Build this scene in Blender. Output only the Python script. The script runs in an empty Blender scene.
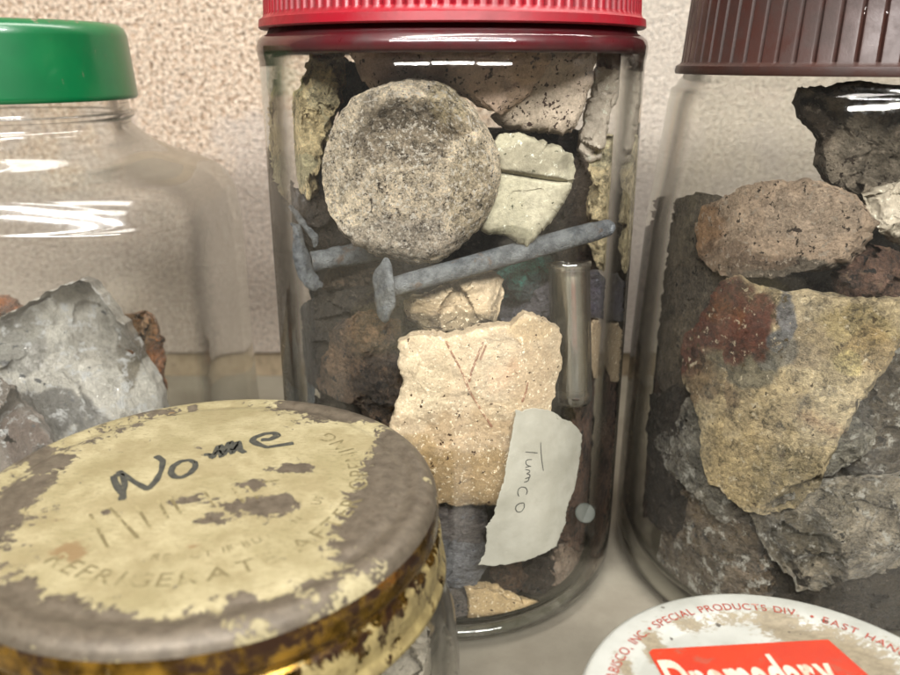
import bpy, bmesh, math, random
from mathutils import Vector, noise
from math import sin, cos, pi, radians, hypot, atan2, sqrt

# ------------------------------------------------------------------ camera, light, exposure
CM = 0.01
sc = bpy.context.scene
C = sc.collection
F, PITCH, H = 800.0, radians(19), 12.7            # focal length in px of a 900 px wide frame, tilt, eye height in cm
cam_d = bpy.data.cameras.new('camera'); cam = bpy.data.objects.new('camera', cam_d); C.objects.link(cam)
cam.location = (0, 0, H*CM); cam.rotation_euler = (pi/2 - PITCH, 0, 0)
cam_d.sensor_width = 36; cam_d.lens = 32; cam_d.clip_start = 0.005; cam_d.clip_end = 20
cam_d.dof.use_dof = True; cam_d.dof.focus_distance = 0.158; cam_d.dof.aperture_fstop = 20
sc.camera = cam

w = bpy.data.worlds.new('World'); sc.world = w; w.use_nodes = True
bgn = w.node_tree.nodes['Background']
bgn.inputs[0].default_value = (1.0, 0.95, 0.88, 1); bgn.inputs[1].default_value = 0.14

def area(name, loc, target, sx, sy, power, color):
    l = bpy.data.lights.new(name, 'AREA'); l.shape = 'RECTANGLE'; l.size = sx*CM; l.size_y = sy*CM
    l.energy = power; l.color = color
    o = bpy.data.objects.new(name, l); C.objects.link(o); o.location = Vector(loc)*CM
    d = (Vector(target) - Vector(loc)).normalized()
    o.rotation_euler = d.to_track_quat('-Z', 'Y').to_euler()
    return o
# a row of window panes above and behind the camera
for k, (x, wd) in enumerate(((-34, 30), (0, 34), (36, 30))):
    area('window_light', (x, -52, 62), (x*0.3, 24, 8), wd, 9, 9.0, (1.0, 0.98, 0.955))
area('window_light', (2, -40, 84), (2, 24, 8), 96, 4, 5.2, (1.0, 0.97, 0.93))
area('wall_fill_light', (12, 17, 46), (0, 31, 8), 70, 8, 3.8, (1.0, 0.95, 0.89))  # extra unseen lamp added overhead to brighten the wall

sc.view_settings.view_transform = 'Standard'; sc.view_settings.look = 'None'
sc.view_settings.gamma = 1.0; sc.view_settings.exposure = 0.0
cy = sc.cycles
cy.use_denoising = True; cy.use_adaptive_sampling = True; cy.adaptive_threshold = 0.035; cy.max_bounces = 10; cy.transparent_max_bounces = 48
cy.glossy_bounces = 4; cy.diffuse_bounces = 4; cy.transmission_bounces = 8
cy.caustics_reflective = False; cy.caustics_refractive = False
cy.sample_clamp_indirect = 4.0

# ------------------------------------------------------------------ helpers
def ray(px, py):
    u = (px-450)/F; v = (337.5-py)/F
    return Vector((u, cos(PITCH)+v*sin(PITCH), -sin(PITCH)+v*cos(PITCH)))
EYE = Vector((0, 0, H))
def at_y(px, py, Y): d = ray(px, py); return EYE + d*(Y/d.y)
def at_z(px, py, Z): d = ray(px, py); return EYE + d*((Z-H)/d.z)
def on_cyl(px, py, cx, cy_, R):
    d = ray(px, py); a = d.x**2+d.y**2; b = -(d.x*cx+d.y*cy_); c = cx*cx+cy_*cy_-R*R
    q = b*b-a*c
    return EYE + d*((-b-sqrt(q))/a) if q > 0 else EYE + d*(-b/a)
def lin(c):
    if isinstance(c, str): c = [int(c[i:i+2], 16) for i in (0, 2, 4)]
    o = []
    for x in c[:3]:
        x /= 255.0
        o.append(x/12.92 if x <= 0.04045 else ((x+0.055)/1.055)**2.4)
    return tuple(o)
def sm(a, b, x):
    t = min(1, max(0, (x-a)/(b-a))); return t*t*(3-2*t)

def link(name, verts, faces, mat, parent=None, smooth=True, sharp=None, origin=None, cols=None, attr=None):
    me = bpy.data.meshes.new(name)
    if parent is not None: origin = Vector((0, 0, 0)) if origin is None else origin
    if origin is None:
        xs = [v[0] for v in verts]; ys = [v[1] for v in verts]; zs = [v[2] for v in verts]
        origin = Vector(((min(xs)+max(xs))/2, (min(ys)+max(ys))/2, min(zs)))
    base = Vector(origin)
    off = base if parent is None else wloc(parent)
    me.from_pydata([((v[0]-off[0])*CM, (v[1]-off[1])*CM, (v[2]-off[2])*CM) for v in verts], [], faces)
    bm = bmesh.new(); bm.from_mesh(me)
    if not cols and not attr: bmesh.ops.recalc_face_normals(bm, faces=bm.faces)
    bm.to_mesh(me); bm.free()
    if smooth: me.shade_smooth()
    if sharp: me.set_sharp_from_angle(angle=radians(sharp))
    if cols:
        a = me.color_attributes.new('Col', 'FLOAT_COLOR', 'POINT')
        flat = []
        for c in cols: flat += [c[0], c[1], c[2], 1.0]
        a.data.foreach_set('color', flat)
    if attr:
        for k, vals in attr.items():
            a = me.attributes.new(k, 'FLOAT', 'POINT'); a.data.foreach_set('value', vals)
    me.materials.append(mat)
    o = bpy.data.objects.new(name, me); C.objects.link(o)
    if parent is None: o.location = base*CM
    else: o.parent = parent
    return o
def wloc(o):
    l = Vector(o.location)
    while o.parent: o = o.parent; l += Vector(o.location)
    return l*100
def tag(o, label=None, cat=None, group=None, kind=None):
    if label: o['label'] = label
    if cat: o['category'] = cat
    if group: o['group'] = group
    if kind: o['kind'] = kind
    return o
def empty(name, loc, label, cat, group=None):
    o = bpy.data.objects.new(name, None); C.objects.link(o); o.location = Vector(loc)*CM
    o.empty_display_size = 0.01
    return tag(o, label, cat, group)

class NT:
    def __init__(s, name):
        s.m = bpy.data.materials.new(name); s.m.use_nodes = True; s.t = s.m.node_tree; s.t.nodes.clear()
        s.out = s.t.nodes.new('ShaderNodeOutputMaterial')
        tc = s.t.nodes.new('ShaderNodeTexCoord'); mp = s.t.nodes.new('ShaderNodeMapping')
        mp.inputs['Scale'].default_value = (100, 100, 100)
        s.t.links.new(tc.outputs['Object'], mp.inputs[0]); s.co = mp.outputs[0]
    def put(s, inp, v):
        if hasattr(v, 'is_output') or isinstance(v, bpy.types.NodeSocket): s.t.links.new(v, inp)
        elif isinstance(v, (tuple, list)) and len(v) == 3 and inp.type == 'RGBA': inp.default_value = (*v, 1)
        else: inp.default_value = v
    def noise(s, scale, detail=4, rough=0.55, co=None, out='Fac', dist=0.0):
        n = s.t.nodes.new('ShaderNodeTexNoise'); n.inputs['Scale'].default_value = scale
        n.inputs['Detail'].default_value = detail; n.inputs['Roughness'].default_value = rough
        n.inputs['Distortion'].default_value = dist
        s.t.links.new(co or s.co, n.inputs['Vector']); return n.outputs[out]
    def vor(s, scale, feature='F1', out='Distance', co=None, rnd=1.0):
        n = s.t.nodes.new('ShaderNodeTexVoronoi'); n.inputs['Scale'].default_value = scale; n.feature = feature
        n.inputs['Randomness'].default_value = rnd
        s.t.links.new(co or s.co, n.inputs['Vector']); return n.outputs[out]
    def stretch(s, v, rot=(0, 0, 0)):
        mp = s.t.nodes.new('ShaderNodeMapping'); mp.inputs['Scale'].default_value = v; mp.inputs['Rotation'].default_value = rot
        s.t.links.new(s.co, mp.inputs[0]); return mp.outputs[0]
    def ramp(s, v, a, b, lo=0.0, hi=1.0):
        n = s.t.nodes.new('ShaderNodeMapRange'); n.interpolation_type = 'SMOOTHSTEP'
        s.put(n.inputs[0], v); n.inputs[1].default_value = a; n.inputs[2].default_value = b
        n.inputs[3].default_value = lo; n.inputs[4].default_value = hi; return n.outputs[0]
    def math(s, op, a, b=0.0):
        n = s.t.nodes.new('ShaderNodeMath'); n.operation = op; s.put(n.inputs[0], a); s.put(n.inputs[1], b); return n.outputs[0]
    def mix(s, f, a, b, mode='MIX'):
        n = s.t.nodes.new('ShaderNodeMix'); n.data_type = 'RGBA'; n.blend_type = mode
        s.put(n.inputs[0], f); s.put(n.inputs[6], a); s.put(n.inputs[7], b); return n.outputs[2]
    def chips(s, scale, co=None, warp=0.12):
        co = co or s.co
        nz = s.t.nodes.new('ShaderNodeTexNoise'); nz.inputs['Scale'].default_value = scale*1.7; nz.inputs['Detail'].default_value = 3
        s.t.links.new(co, nz.inputs['Vector'])
        w1 = s.t.nodes.new('ShaderNodeVectorMath'); w1.operation = 'MULTIPLY_ADD'
        s.t.links.new(nz.outputs['Color'], w1.inputs[0]); w1.inputs[1].default_value = (warp*4/scale,)*3; s.t.links.new(co, w1.inputs[2])
        v = s.t.nodes.new('ShaderNodeTexVoronoi'); v.inputs['Scale'].default_value = scale; s.t.links.new(w1.outputs[0], v.inputs['Vector'])
        d = s.t.nodes.new('ShaderNodeVectorMath'); d.operation = 'SUBTRACT'; s.t.links.new(w1.outputs[0], d.inputs[0]); s.t.links.new(v.outputs['Position'], d.inputs[1])
        c = s.t.nodes.new('ShaderNodeVectorMath'); c.operation = 'SUBTRACT'; s.t.links.new(v.outputs['Color'], c.inputs[0]); c.inputs[1].default_value = (0.5, 0.5, 0.5)
        m = s.t.nodes.new('ShaderNodeVectorMath'); m.operation = 'DOT_PRODUCT'; s.t.links.new(d.outputs[0], m.inputs[0]); s.t.links.new(c.outputs[0], m.inputs[1])
        sp = s.t.nodes.new('ShaderNodeSeparateColor'); s.t.links.new(v.outputs['Color'], sp.inputs[0])
        return s.math('MULTIPLY', m.outputs['Value'], scale), sp.outputs[1]
    def attr(s, name, out='Color'):
        n = s.t.nodes.new('ShaderNodeAttribute'); n.attribute_name = name; return n.outputs[out]
    def bump(s, h, strength, dist=0.02, normal=None):
        n = s.t.nodes.new('ShaderNodeBump'); n.inputs['Strength'].default_value = strength
        n.inputs['Distance'].default_value = dist*CM; s.put(n.inputs['Height'], h)
        if normal is not None: s.t.links.new(normal, n.inputs['Normal'])
        return n.outputs[0]
    def bsdf(s, color, rough=0.5, metal=0.0, normal=None, spec=0.5, coat=0.0, trans=0.0, sss=0.0):
        n = s.t.nodes.new('ShaderNodeBsdfPrincipled')
        s.put(n.inputs['Base Color'], color); s.put(n.inputs['Roughness'], rough); s.put(n.inputs['Metallic'], metal)
        s.put(n.inputs['Specular IOR Level'], spec); s.put(n.inputs['Coat Weight'], coat)
        n.inputs['Transmission Weight'].default_value = trans
        if normal is not None: s.t.links.new(normal, n.inputs['Normal'])
        return n.outputs[0]
    def shade(s, kind, color, rough=None, normal=None):
        n = s.t.nodes.new(kind); s.put(n.inputs['Color'], color)
        if rough is not None: s.put(n.inputs['Roughness'], rough)
        if normal is not None: s.t.links.new(normal, n.inputs['Normal'])
        return n.outputs[0]
    def mixs(s, f, a, b):
        n = s.t.nodes.new('ShaderNodeMixShader'); s.put(n.inputs[0], f); s.t.links.new(a, n.inputs[1]); s.t.links.new(b, n.inputs[2]); return n.outputs[0]
    def facing(s, normal=None):
        n = s.t.nodes.new('ShaderNodeLayerWeight'); n.inputs[0].default_value = 0.5
        if normal is not None: s.t.links.new(normal, n.inputs['Normal'])
        return n.outputs['Facing']
    def done(s, sh): s.t.links.new(sh, s.out.inputs[0]); return s.m

# ------------------------------------------------------------------ materials
def rock_mat(name, scale=2.5, var=0.35, speck=(0, 6.0, '201810'), pale=(0, 5.0, 'e8e0d0'), bump=0.5, bdist=0.05, rough=0.85,
             spec=0.25, streak=None, cells=0.0, cscale=6.0, glint=0.0, coat=0.0, chip=1.0, chs=4.5, tone=0.12):
    n = NT(name)
    col = n.attr('Col')
    co = n.co
    if streak: co = n.stretch(streak[0], streak[1])
    a = n.noise(scale, 8, 0.7, co=co, dist=0.4)
    b = n.noise(scale*7, 5, 0.8, co=co)
    k = n.math('ADD', n.ramp(a, 0.3, 0.7, 1-var, 1+var*0.8), n.ramp(b, 0.36, 0.64, -var*0.9, var*0.9))
    ch1, t1 = n.chips(chs, co); ch2, t2 = n.chips(chs*3.1, co)
    k = n.math('ADD', k, n.math('ADD', n.ramp(t1, 0, 1, -tone, tone), n.ramp(t2, 0, 1, -tone, tone)))
    g = n.t.nodes.new('ShaderNodeCombineColor')
    for i in range(3): n.put(g.inputs[i], k)
    c = n.mix(1.0, col, g.outputs[0], 'MULTIPLY')
    hue = n.noise(scale*0.9, 3, 0.5, out='Color')
    c = n.mix(0.0, c, n.mix(1.0, c, n.mix(0.5, hue, (0.5, 0.5, 0.5)), 'OVERLAY'))
    if pale[0]:
        p = n.noise(pale[1], 4, 0.7)
        c = n.mix(n.ramp(p, 0.66-pale[0]*0.2, 0.74-pale[0]*0.15), c, lin(pale[2]))
    if speck[0]:
        s = n.noise(speck[1], 3, 0.6); s2 = n.noise(speck[1]*0.23, 2, 0.5)
        th = n.math('SUBTRACT', s, n.ramp(s2, 0.3, 0.7, 0.06, -0.06))
        c = n.mix(n.ramp(th, 0.70-speck[0]*0.2, 0.74-speck[0]*0.18), c, lin(speck[2]))
    h = n.math('ADD', n.math('MULTIPLY', a, 1.5), b)
    h = n.math('ADD', h, n.math('MULTIPLY', n.noise(scale*18, 3, 0.8), 0.9))
    if cells:
        v = n.vor(cscale, 'DISTANCE_TO_EDGE'); h = n.math('ADD', h, n.math('MULTIPLY', n.ramp(v, 0.0, 0.16), cells))
    h = n.math('ADD', h, n.math('MULTIPLY', n.math('ADD', n.math('MULTIPLY', ch1, 2.4), ch2), chip))
    nm = n.bump(h, min(1.0, bump*1.25), bdist*2.4)
    r = n.ramp(n.noise(scale*3, 3), 0.35, 0.65, rough-0.1, min(1, rough+0.1))
    if glint:
        gl = n.vor(14, 'F1', 'Color'); gx = n.t.nodes.new('ShaderNodeSeparateColor'); n.put(gx.inputs[0], gl)
        r = n.math('SUBTRACT', r, n.ramp(gx.outputs[0], 1-glint, 1-glint+0.05, 0, 0.6))
    return n.done(n.bsdf(c, r, 0, nm, spec, coat))

M = {}
M['sandy'] = rock_mat('sandstone', 3.0, 0.16, (0.22, 9, '3a2412'), (0.45, 13, 'efe2c6'), 0.45, 0.05, 0.9, chip=0.5, chs=6, tone=0.05)
M['crumb'] = rock_mat('crumbly_yellow_rock', 3.0, 0.30, (0.25, 5, '5a4a2c'), (0.5, 4, 'e8dcb4'), 0.8, 0.16, 0.9, chip=1.8, chs=3.2, tone=0.2)
M['conc'] = rock_mat('concretion', 4.5, 0.40, (0.35, 15, '4a3f35'), (0.70, 13, 'f0e8da'), 1.0, 0.09, 0.88, chip=0.7, chs=7, tone=0.24, glint=0.05)
M['pink'] = rock_mat('pinkish_speckled_rock', 3.0, 0.18, (0.48, 9, '45352e'), (0.4, 9, 'cbb8aa'), 0.5, 0.04, 0.85, chip=0.5, chs=7, tone=0.05)
M['pale'] = rock_mat('pale_stone', 1.6, 0.14, (0.15, 9, '4c4a3c'), (0.3, 6, 'cfd0c0'), 0.35, 0.03, 0.75, chip=0.2, tone=0.03)
M['dark'] = rock_mat('dark_rock', 3.0, 0.45, (0.3, 6, '0c0a08'), (0.38, 7, '6d6459'), 0.9, 0.10, 0.65, spec=0.5)
M['brown'] = rock_mat('brown_rock', 2.2, 0.55, (0.4, 5, '0c0806'), (0.45, 4, '7a6450'), 1.0, 0.14, 0.7, spec=0.45, chip=1.8, chs=2.6, tone=0.2)
M['grey'] = rock_mat('grey_brown_rock', 3.2, 0.24, (0.4, 8, '3a3028'), (0.5, 6, 'a09384'), 0.7, 0.08, 0.85, glint=0.04)
M['yellow'] = rock_mat('yellow_mineral', 2.2, 0.34, (0.2, 6, '4a3a1c'), (0.35, 5, 'cdbfa4'), 0.7, 0.10, 0.6, chip=1.2, chs=3.4, tone=0.22, spec=0.5, coat=0.1)
M['mica'] = rock_mat('mica', 1.6, 0.5, (0.3, 4, '1c1a18'), (0.62, 3, 'a8a59c'), 0.7, 0.08, 0.38, spec=0.8, streak=((1, 1.2, 1.5), (0.3, 0.5, 0)), glint=0.1, chip=2.0, chs=1.8, tone=0.16)
M['silver'] = rock_mat('silvery_crystal', 1.3, 0.22, (0.2, 3, '5c6064'), (0.62, 2.2, 'dcdedd'), 0.8, 0.13, 0.40, spec=0.7, streak=((1.0, 1, 0.45), (0, 0.7, 0.2)), coat=0.25, chip=0.8, chs=1.3, tone=0.12)
M['amber'] = rock_mat('amber_mineral', 1.8, 0.5, (0.3, 4, '2e1606'), (0.35, 4, 'b8865a'), 0.6, 0.07, 0.35, spec=0.6)
M['slate'] = rock_mat('grey_slate', 2.4, 0.45, (0.25, 6, '14141a'), (0.4, 6, '777a86'), 0.6, 0.06, 0.5, spec=0.5, streak=((1, 1, 3), (0, 0, 0)))

def iron_mat():
    n = NT('galvanised_iron')
    a = n.noise(4, 6, 0.7); b = n.noise(26, 3, 0.7)
    c = n.mix(n.ramp(a, 0.35, 0.65), lin('4c5054'), lin('787c7e'))
    c = n.mix(n.ramp(b, 0.62, 0.72, 0, 0.35), c, lin('a5a6a2'))
    c = n.mix(n.ramp(n.noise(2.5, 4, 0.6), 0.62, 0.7, 0, 0.6), c, lin('6e5a48'))
    return n.done(n.bsdf(c, 0.68, 0.25, n.bump(n.math('ADD', a, b), 1.0, 0.09), 0.4))
M['iron'] = iron_mat()

def glass_mat(name, tint=(0.965, 0.97, 0.955), edge='5c5f50', dirt=0.05, rough=0.03, edge_a=0.60, edge_b=1.0, dirtcol='d2cabb', gloss=1.0, wave=0.15, dirt_edge=2.5, bend=(0.52, 0.80, 0.75)):
    n = NT(name)
    wn = n.bump(n.noise(0.55, 2, 0.5), wave, 0.12)
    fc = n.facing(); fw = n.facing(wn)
    t = n.mix(n.ramp(fc, edge_a, edge_b), tint, lin(edge))  # grazing-angle tint paints in the dark refracted edge
    # worn and dusty film on the glass
    d1 = n.noise(1.1, 6, 0.7, dist=0.6); d2 = n.noise(9, 5, 0.75)
    sc_ = n.noise(3.0, 4, 0.8, co=n.stretch((9, 9, 1.0), (0.5, 0.35, 0)))
    d = n.math('MULTIPLY', n.ramp(d1, 0.35, 0.75, 0.25, 1.6), n.ramp(d2, 0.3, 0.75, 0.3, 1.5))
    d = n.math('MULTIPLY', d, dirt)
    d = n.math('ADD', d, n.ramp(sc_, 0.70, 0.78, 0, dirt*2.2))
    d = n.math('ADD', d, n.ramp(fc, 0.4, 0.95, 0, dirt*dirt_edge))
    tr = n.shade('ShaderNodeBsdfTransparent', t)
    df = n.mixs(0.55, n.shade('ShaderNodeBsdfDiffuse', lin(dirtcol)), n.shade('ShaderNodeBsdfTranslucent', lin(dirtcol)))
    rf = n.t.nodes.new('ShaderNodeBsdfRefraction'); rf.inputs['Color'].default_value = (0.97, 0.975, 0.96, 1)
    rf.inputs['IOR'].default_value = 1.45; rf.inputs['Roughness'].default_value = 0.0
    tr = n.mixs(n.ramp(fc, bend[0], bend[1], 0, bend[2]), tr, rf.outputs[0])
    body = n.mixs(d, tr, df)
    f5 = n.math('POWER', fw, 5.0)
    fr = n.math('ADD', n.math('MULTIPLY', f5, 0.7), 0.045*gloss)
    gl = n.shade('ShaderNodeBsdfGlossy', (1, 1, 1), n.ramp(d2, 0.4, 0.8, rough, rough+0.10), wn)
    return n.done(n.mixs(fr, body, gl))
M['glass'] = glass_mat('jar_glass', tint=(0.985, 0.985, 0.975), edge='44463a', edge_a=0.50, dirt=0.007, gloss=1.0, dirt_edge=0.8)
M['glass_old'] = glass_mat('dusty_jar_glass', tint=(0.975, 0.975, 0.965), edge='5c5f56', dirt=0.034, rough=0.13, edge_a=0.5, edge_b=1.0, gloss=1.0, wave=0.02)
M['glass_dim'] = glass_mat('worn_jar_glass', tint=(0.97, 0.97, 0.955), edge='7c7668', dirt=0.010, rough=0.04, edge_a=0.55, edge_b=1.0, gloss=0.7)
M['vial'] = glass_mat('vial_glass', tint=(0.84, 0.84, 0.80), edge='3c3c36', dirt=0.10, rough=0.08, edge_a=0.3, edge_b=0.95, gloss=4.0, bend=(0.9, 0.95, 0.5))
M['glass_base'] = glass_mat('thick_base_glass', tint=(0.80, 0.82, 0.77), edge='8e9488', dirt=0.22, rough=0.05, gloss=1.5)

def plastic(name, color, color2, rough=0.35, scratch=0.3, bump=0.1, spec=0.5):
    n = NT(name)
    a = n.noise(1.2, 6, 0.7); b = n.noise(16, 4, 0.8); s = n.noise(3, 4, 0.8, co=n.stretch((1, 1, 9), (0.4, 0.2, 0)))
    c = n.mix(n.ramp(a, 0.35, 0.7, 0, 1), lin(color), lin(color2))
    c = n.mix(n.ramp(s, 0.66, 0.76, 0, scratch), c, lin('c8b8a8'))
    c = n.mix(n.ramp(b, 0.68, 0.78, 0, scratch), c, lin('4a3a30'))
    r = n.ramp(a, 0.3, 0.7, rough-0.08, rough+0.15)
    return n.done(n.bsdf(c, r, 0, n.bump(b, bump, 0.02), spec))
M['red'] = plastic('red_plastic', '760314', '62030f', 0.42, 0.12)
M['darkred'] = plastic('refracted_lid_red', '3e040c', '2c0308', 0.35, 0.1)  # for the ring imitating the lid's red refracted in the glass
M['maroon'] = plastic('brown_plastic', '2c150e', '211009', 0.5, 0.12, 0.2)

def green_mat():
    n = NT('green_enamel')
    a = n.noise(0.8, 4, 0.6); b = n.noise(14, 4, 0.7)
    w_ = n.attr('wear', 'Fac')  # worn rim, plus the reflection painted on the side
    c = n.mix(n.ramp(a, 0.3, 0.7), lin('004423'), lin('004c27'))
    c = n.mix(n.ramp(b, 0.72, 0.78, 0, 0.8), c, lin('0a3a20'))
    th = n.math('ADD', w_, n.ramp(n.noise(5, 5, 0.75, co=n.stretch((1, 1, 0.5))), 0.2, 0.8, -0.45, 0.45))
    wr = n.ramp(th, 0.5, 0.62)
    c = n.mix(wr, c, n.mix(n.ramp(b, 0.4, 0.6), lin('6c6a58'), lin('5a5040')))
    return n.done(n.bsdf(c, n.ramp(wr, 0, 1, 0.3, 0.5), n.ramp(wr, 0, 1, 0, 0.4), n.bump(b, 0.1, 0.01), 0.5, 0.2))
M['green'] = green_mat()

def cream_mat():
    n = NT('worn_cream_lid_paint')
    w_ = n.attr('wear', 'Fac'); st = n.attr('stain', 'Fac')
    fine = n.noise(6.5, 6, 0.72, dist=0.3); mid = n.noise(1.9, 4, 0.6)
    th = n.math('ADD', w_, n.math('ADD', n.ramp(fine, 0.25, 0.75, -0.30, 0.30), n.ramp(mid, 0.3, 0.7, -0.16, 0.16)))
    wr = n.ramp(th, 0.49, 0.53)
    cr = n.mix(n.ramp(n.noise(1.3, 6, 0.65), 0.3, 0.7), lin('837b5f'), lin('6c6448'))
    cr = n.mix(n.ramp(n.noise(7, 6, 0.85, co=n.stretch((1, 3.0, 1), (0, 0, 0.5))), 0.48, 0.66, 0, 0.7), cr, lin('50472f'))
    cr = n.mix(n.ramp(n.noise(0.9, 6, 0.7), 0.46, 0.62, 0, 0.6), cr, lin('63593e'))
    sn = n.math('ADD', st, n.ramp(fine, 0.3, 0.7, -0.25, 0.25))
    cr = n.mix(n.ramp(sn, 0.3, 0.75, 0, 0.85), cr, lin('5d4a30'))
    me_ = n.mix(n.ramp(n.noise(5, 6, 0.7), 0.3, 0.7), lin('423b31'), lin('574f43'))
    me_ = n.mix(n.ramp(n.noise(9, 6, 0.8), 0.56, 0.68, 0, 0.85), me_, lin('33261b'))
    c = n.mix(wr, cr, me_)
    h = n.math('ADD', n.math('MULTIPLY', wr, -1.0), n.math('MULTIPLY', n.noise(14, 4, 0.7), 0.5))
    return n.done(n.bsdf(c, n.ramp(wr, 0, 1, 0.62, 0.5), n.ramp(wr, 0, 1, 0.0, 0.35), n.bump(h, 0.6, 0.02), 0.4))
M['cream'] = cream_mat()
def gold_mat():
    n = NT('gold_lacquered_tin')
    w_ = n.attr('wear', 'Fac')
    fine = n.noise(3.2, 6, 0.75, co=n.stretch((1, 1, 0.55)), dist=0.4); f2 = n.noise(0.9, 3, 0.6)
    th = n.math('ADD', w_, n.math('ADD', n.ramp(fine, 0.25, 0.75, -0.42, 0.42), n.ramp(f2, 0.3, 0.7, -0.15, 0.15)))
    pt = n.ramp(th, 0.52, 0.56)
    g = n.mix(n.ramp(n.noise(2.6, 4, 0.6), 0.35, 0.65), lin('a8843a'), lin('4a3616'))
    paint = n.mix(n.ramp(n.noise(4, 4, 0.7), 0.3, 0.7), lin('7d7048'), lin('5e5232'))
    rust = n.ramp(n.noise(2.1, 5, 0.7), 0.42, 0.55)
    g = n.mix(rust, g, lin('2e1c10'))
    c = n.mix(pt, g, paint)
    met = n.math('MULTIPLY', n.ramp(pt, 0, 1, 1.0, 0.0), n.ramp(rust, 0, 1, 1.0, 0.6))
    return n.done(n.bsdf(c, n.math('ADD', n.ramp(pt, 0, 1, 0.2, 0.55), n.ramp(rust, 0, 1, 0, 0.12)), met, n.bump(n.math('ADD', fine, pt), 0.35, 0.03), 0.5))
M['gold'] = gold_mat()
def white_lid_mat():
    n = NT('white_enamelled_tin')
    st = n.attr('stain', 'Fac')
    fine = n.noise(7, 6, 0.78, co=n.stretch((1, 2.0, 1), (0, 0, 0.6)))
    d = n.ramp(n.math('ADD', st, n.ramp(fine, 0.25, 0.75, -0.35, 0.35)), 0.42, 0.72, 0, 0.92)
    c = n.mix(n.ramp(n.noise(1.2, 5), 0.3, 0.7), lin('8a8b85'), lin('7b7c75'))
    c = n.mix(d, c, n.mix(n.ramp(fine, 0.4, 0.6), lin('554b38'), lin('675d49')))
    c = n.mix(n.ramp(n.noise(4.2, 2, 0.5), 0.715, 0.735, 0, 0.9), c, lin('2e2820'))
    return n.done(n.bsdf(c, n.ramp(d, 0, 1, 0.3, 0.8), 0, n.bump(fine, 0.15, 0.02), 0.5))
M['white_lid'] = white_lid_mat()
def flat_mat(name, col, col2=None, rough=0.6, scale=6, fade=None):
    n = NT(name)
    c = n.mix(n.ramp(n.noise(scale, 5, 0.7), 0.3, 0.7), lin(col), lin(col2 or col))
    if fade: c = n.mix(n.ramp(n.noise(fade[0], 5, 0.75), fade[1], fade[1]+0.12, 0, fade[2]), c, lin(fade[3]))
    return n.done(n.bsdf(c, rough, 0, n.bump(n.noise(20, 3), 0.1, 0.01), 0.4))
M['ink'] = flat_mat('black_marker', '1c1d1a', '33332c', 0.6, 9, (7, 0.6, 0.5, '6a6448'))
M['pencil'] = flat_mat('pencil', '2e2e2c', '45443f', 0.7)
M['faint'] = flat_mat('faint_embossed_print', '4d452c', '544b31', 0.65, 3, (2.6, 0.46, 0.8, '766d50'))
M['redprint'] = flat_mat('red_print', '7e2c1c', '742818', 0.5, 5, (5, 0.6, 0.6, 'b89a88'))
M['redlabel'] = flat_mat('red_printed_panel', '86200e', '8c260c', 0.45, 2, (2.3, 0.55, 0.7, '75392a'))
M['whiteprint'] = flat_mat('white_print', 'a39c8e', '918878', 0.5, 4, (3, 0.5, 0.7, '8a6d5a'))
def paper_mat():
    n = NT('torn_paper')
    c = n.mix(n.ramp(n.noise(1.2, 5), 0.3, 0.7), lin('a3a196'), lin('929084'))
    c = n.mix(n.ramp(n.noise(9, 4, 0.7), 0.55, 0.8, 0, 0.4), c, lin('8c8a7b'))
    return n.done(n.bsdf(c, 0.85, 0, n.bump(n.noise(1.6, 5, 0.6), 0.5, 0.08), 0.2))
M['paper'] = paper_mat()
def wall_mat():
    n = NT('stucco')
    a = n.noise(5.5, 5, 0.75); b = n.noise(11, 4, 0.8); v = n.vor(8, 'SMOOTH_F1'); big = n.noise(0.16, 4, 0.6)
    zn = n.t.nodes.new('ShaderNodeSeparateXYZ'); n.put(zn.inputs[0], n.co)
    c = n.mix(n.ramp(a, 0.36, 0.62), lin('be9e82'), lin('f6e4ce'))
    c = n.mix(n.ramp(n.noise(6.5, 3, 0.65), 0.38, 0.48, 0.85, 0), c, lin('5a4430'))
    c = n.mix(n.ramp(v, 0.1, 0.35, 0.6, 0), c, lin('ddd0bd'))
    # a whiter patch of render, away from the first jar
    c = n.mix(n.ramp(n.math('ADD', zn.outputs[0], n.ramp(n.noise(0.5, 4), 0.3, 0.7, -3, 3)), 0.0, 3.0, 0, 0.65), c, lin('cfcac0'))
    c = n.mix(n.ramp(n.math('ADD', zn.outputs[2], n.ramp(n.noise(0.35, 4), 0.3, 0.7, -2.2, 2.2)), 9.6, 7.8, 0, 0.55), c, lin('cdc3ba'))
    c = n.mix(n.ramp(b, 0.40, 0.50, 0.5, 0), c, lin('8c8176'))
    h = n.math('ADD', n.math('MULTIPLY', a, 1.2), n.math('ADD', b, n.math('MULTIPLY', v, -0.8)))
    return n.done(n.bsdf(c, 0.92, 0, n.bump(h, 1.0, 0.22), 0.15))
M['wall'] = wall_mat()
def shelf_mat():
    n = NT('painted_shelf')
    c = n.mix(n.ramp(n.noise(0.5, 6, 0.6), 0.3, 0.7), lin('7b7669'), lin('6a6458'))
    c = n.mix(n.ramp(n.noise(5, 5, 0.75), 0.58, 0.75, 0, 0.5), c, lin('5a5142'))
    return n.done(n.bsdf(c, 0.5, 0, n.bump(n.noise(3, 5, 0.6), 0.3, 0.04), 0.4))
M['shelf'] = shelf_mat()
M['base_strip'] = flat_mat('brown_edge_strip', '8f8069', '7d6e59', 0.7, 1.5, (3, 0.55, 0.6, '4c4034'))

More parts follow.
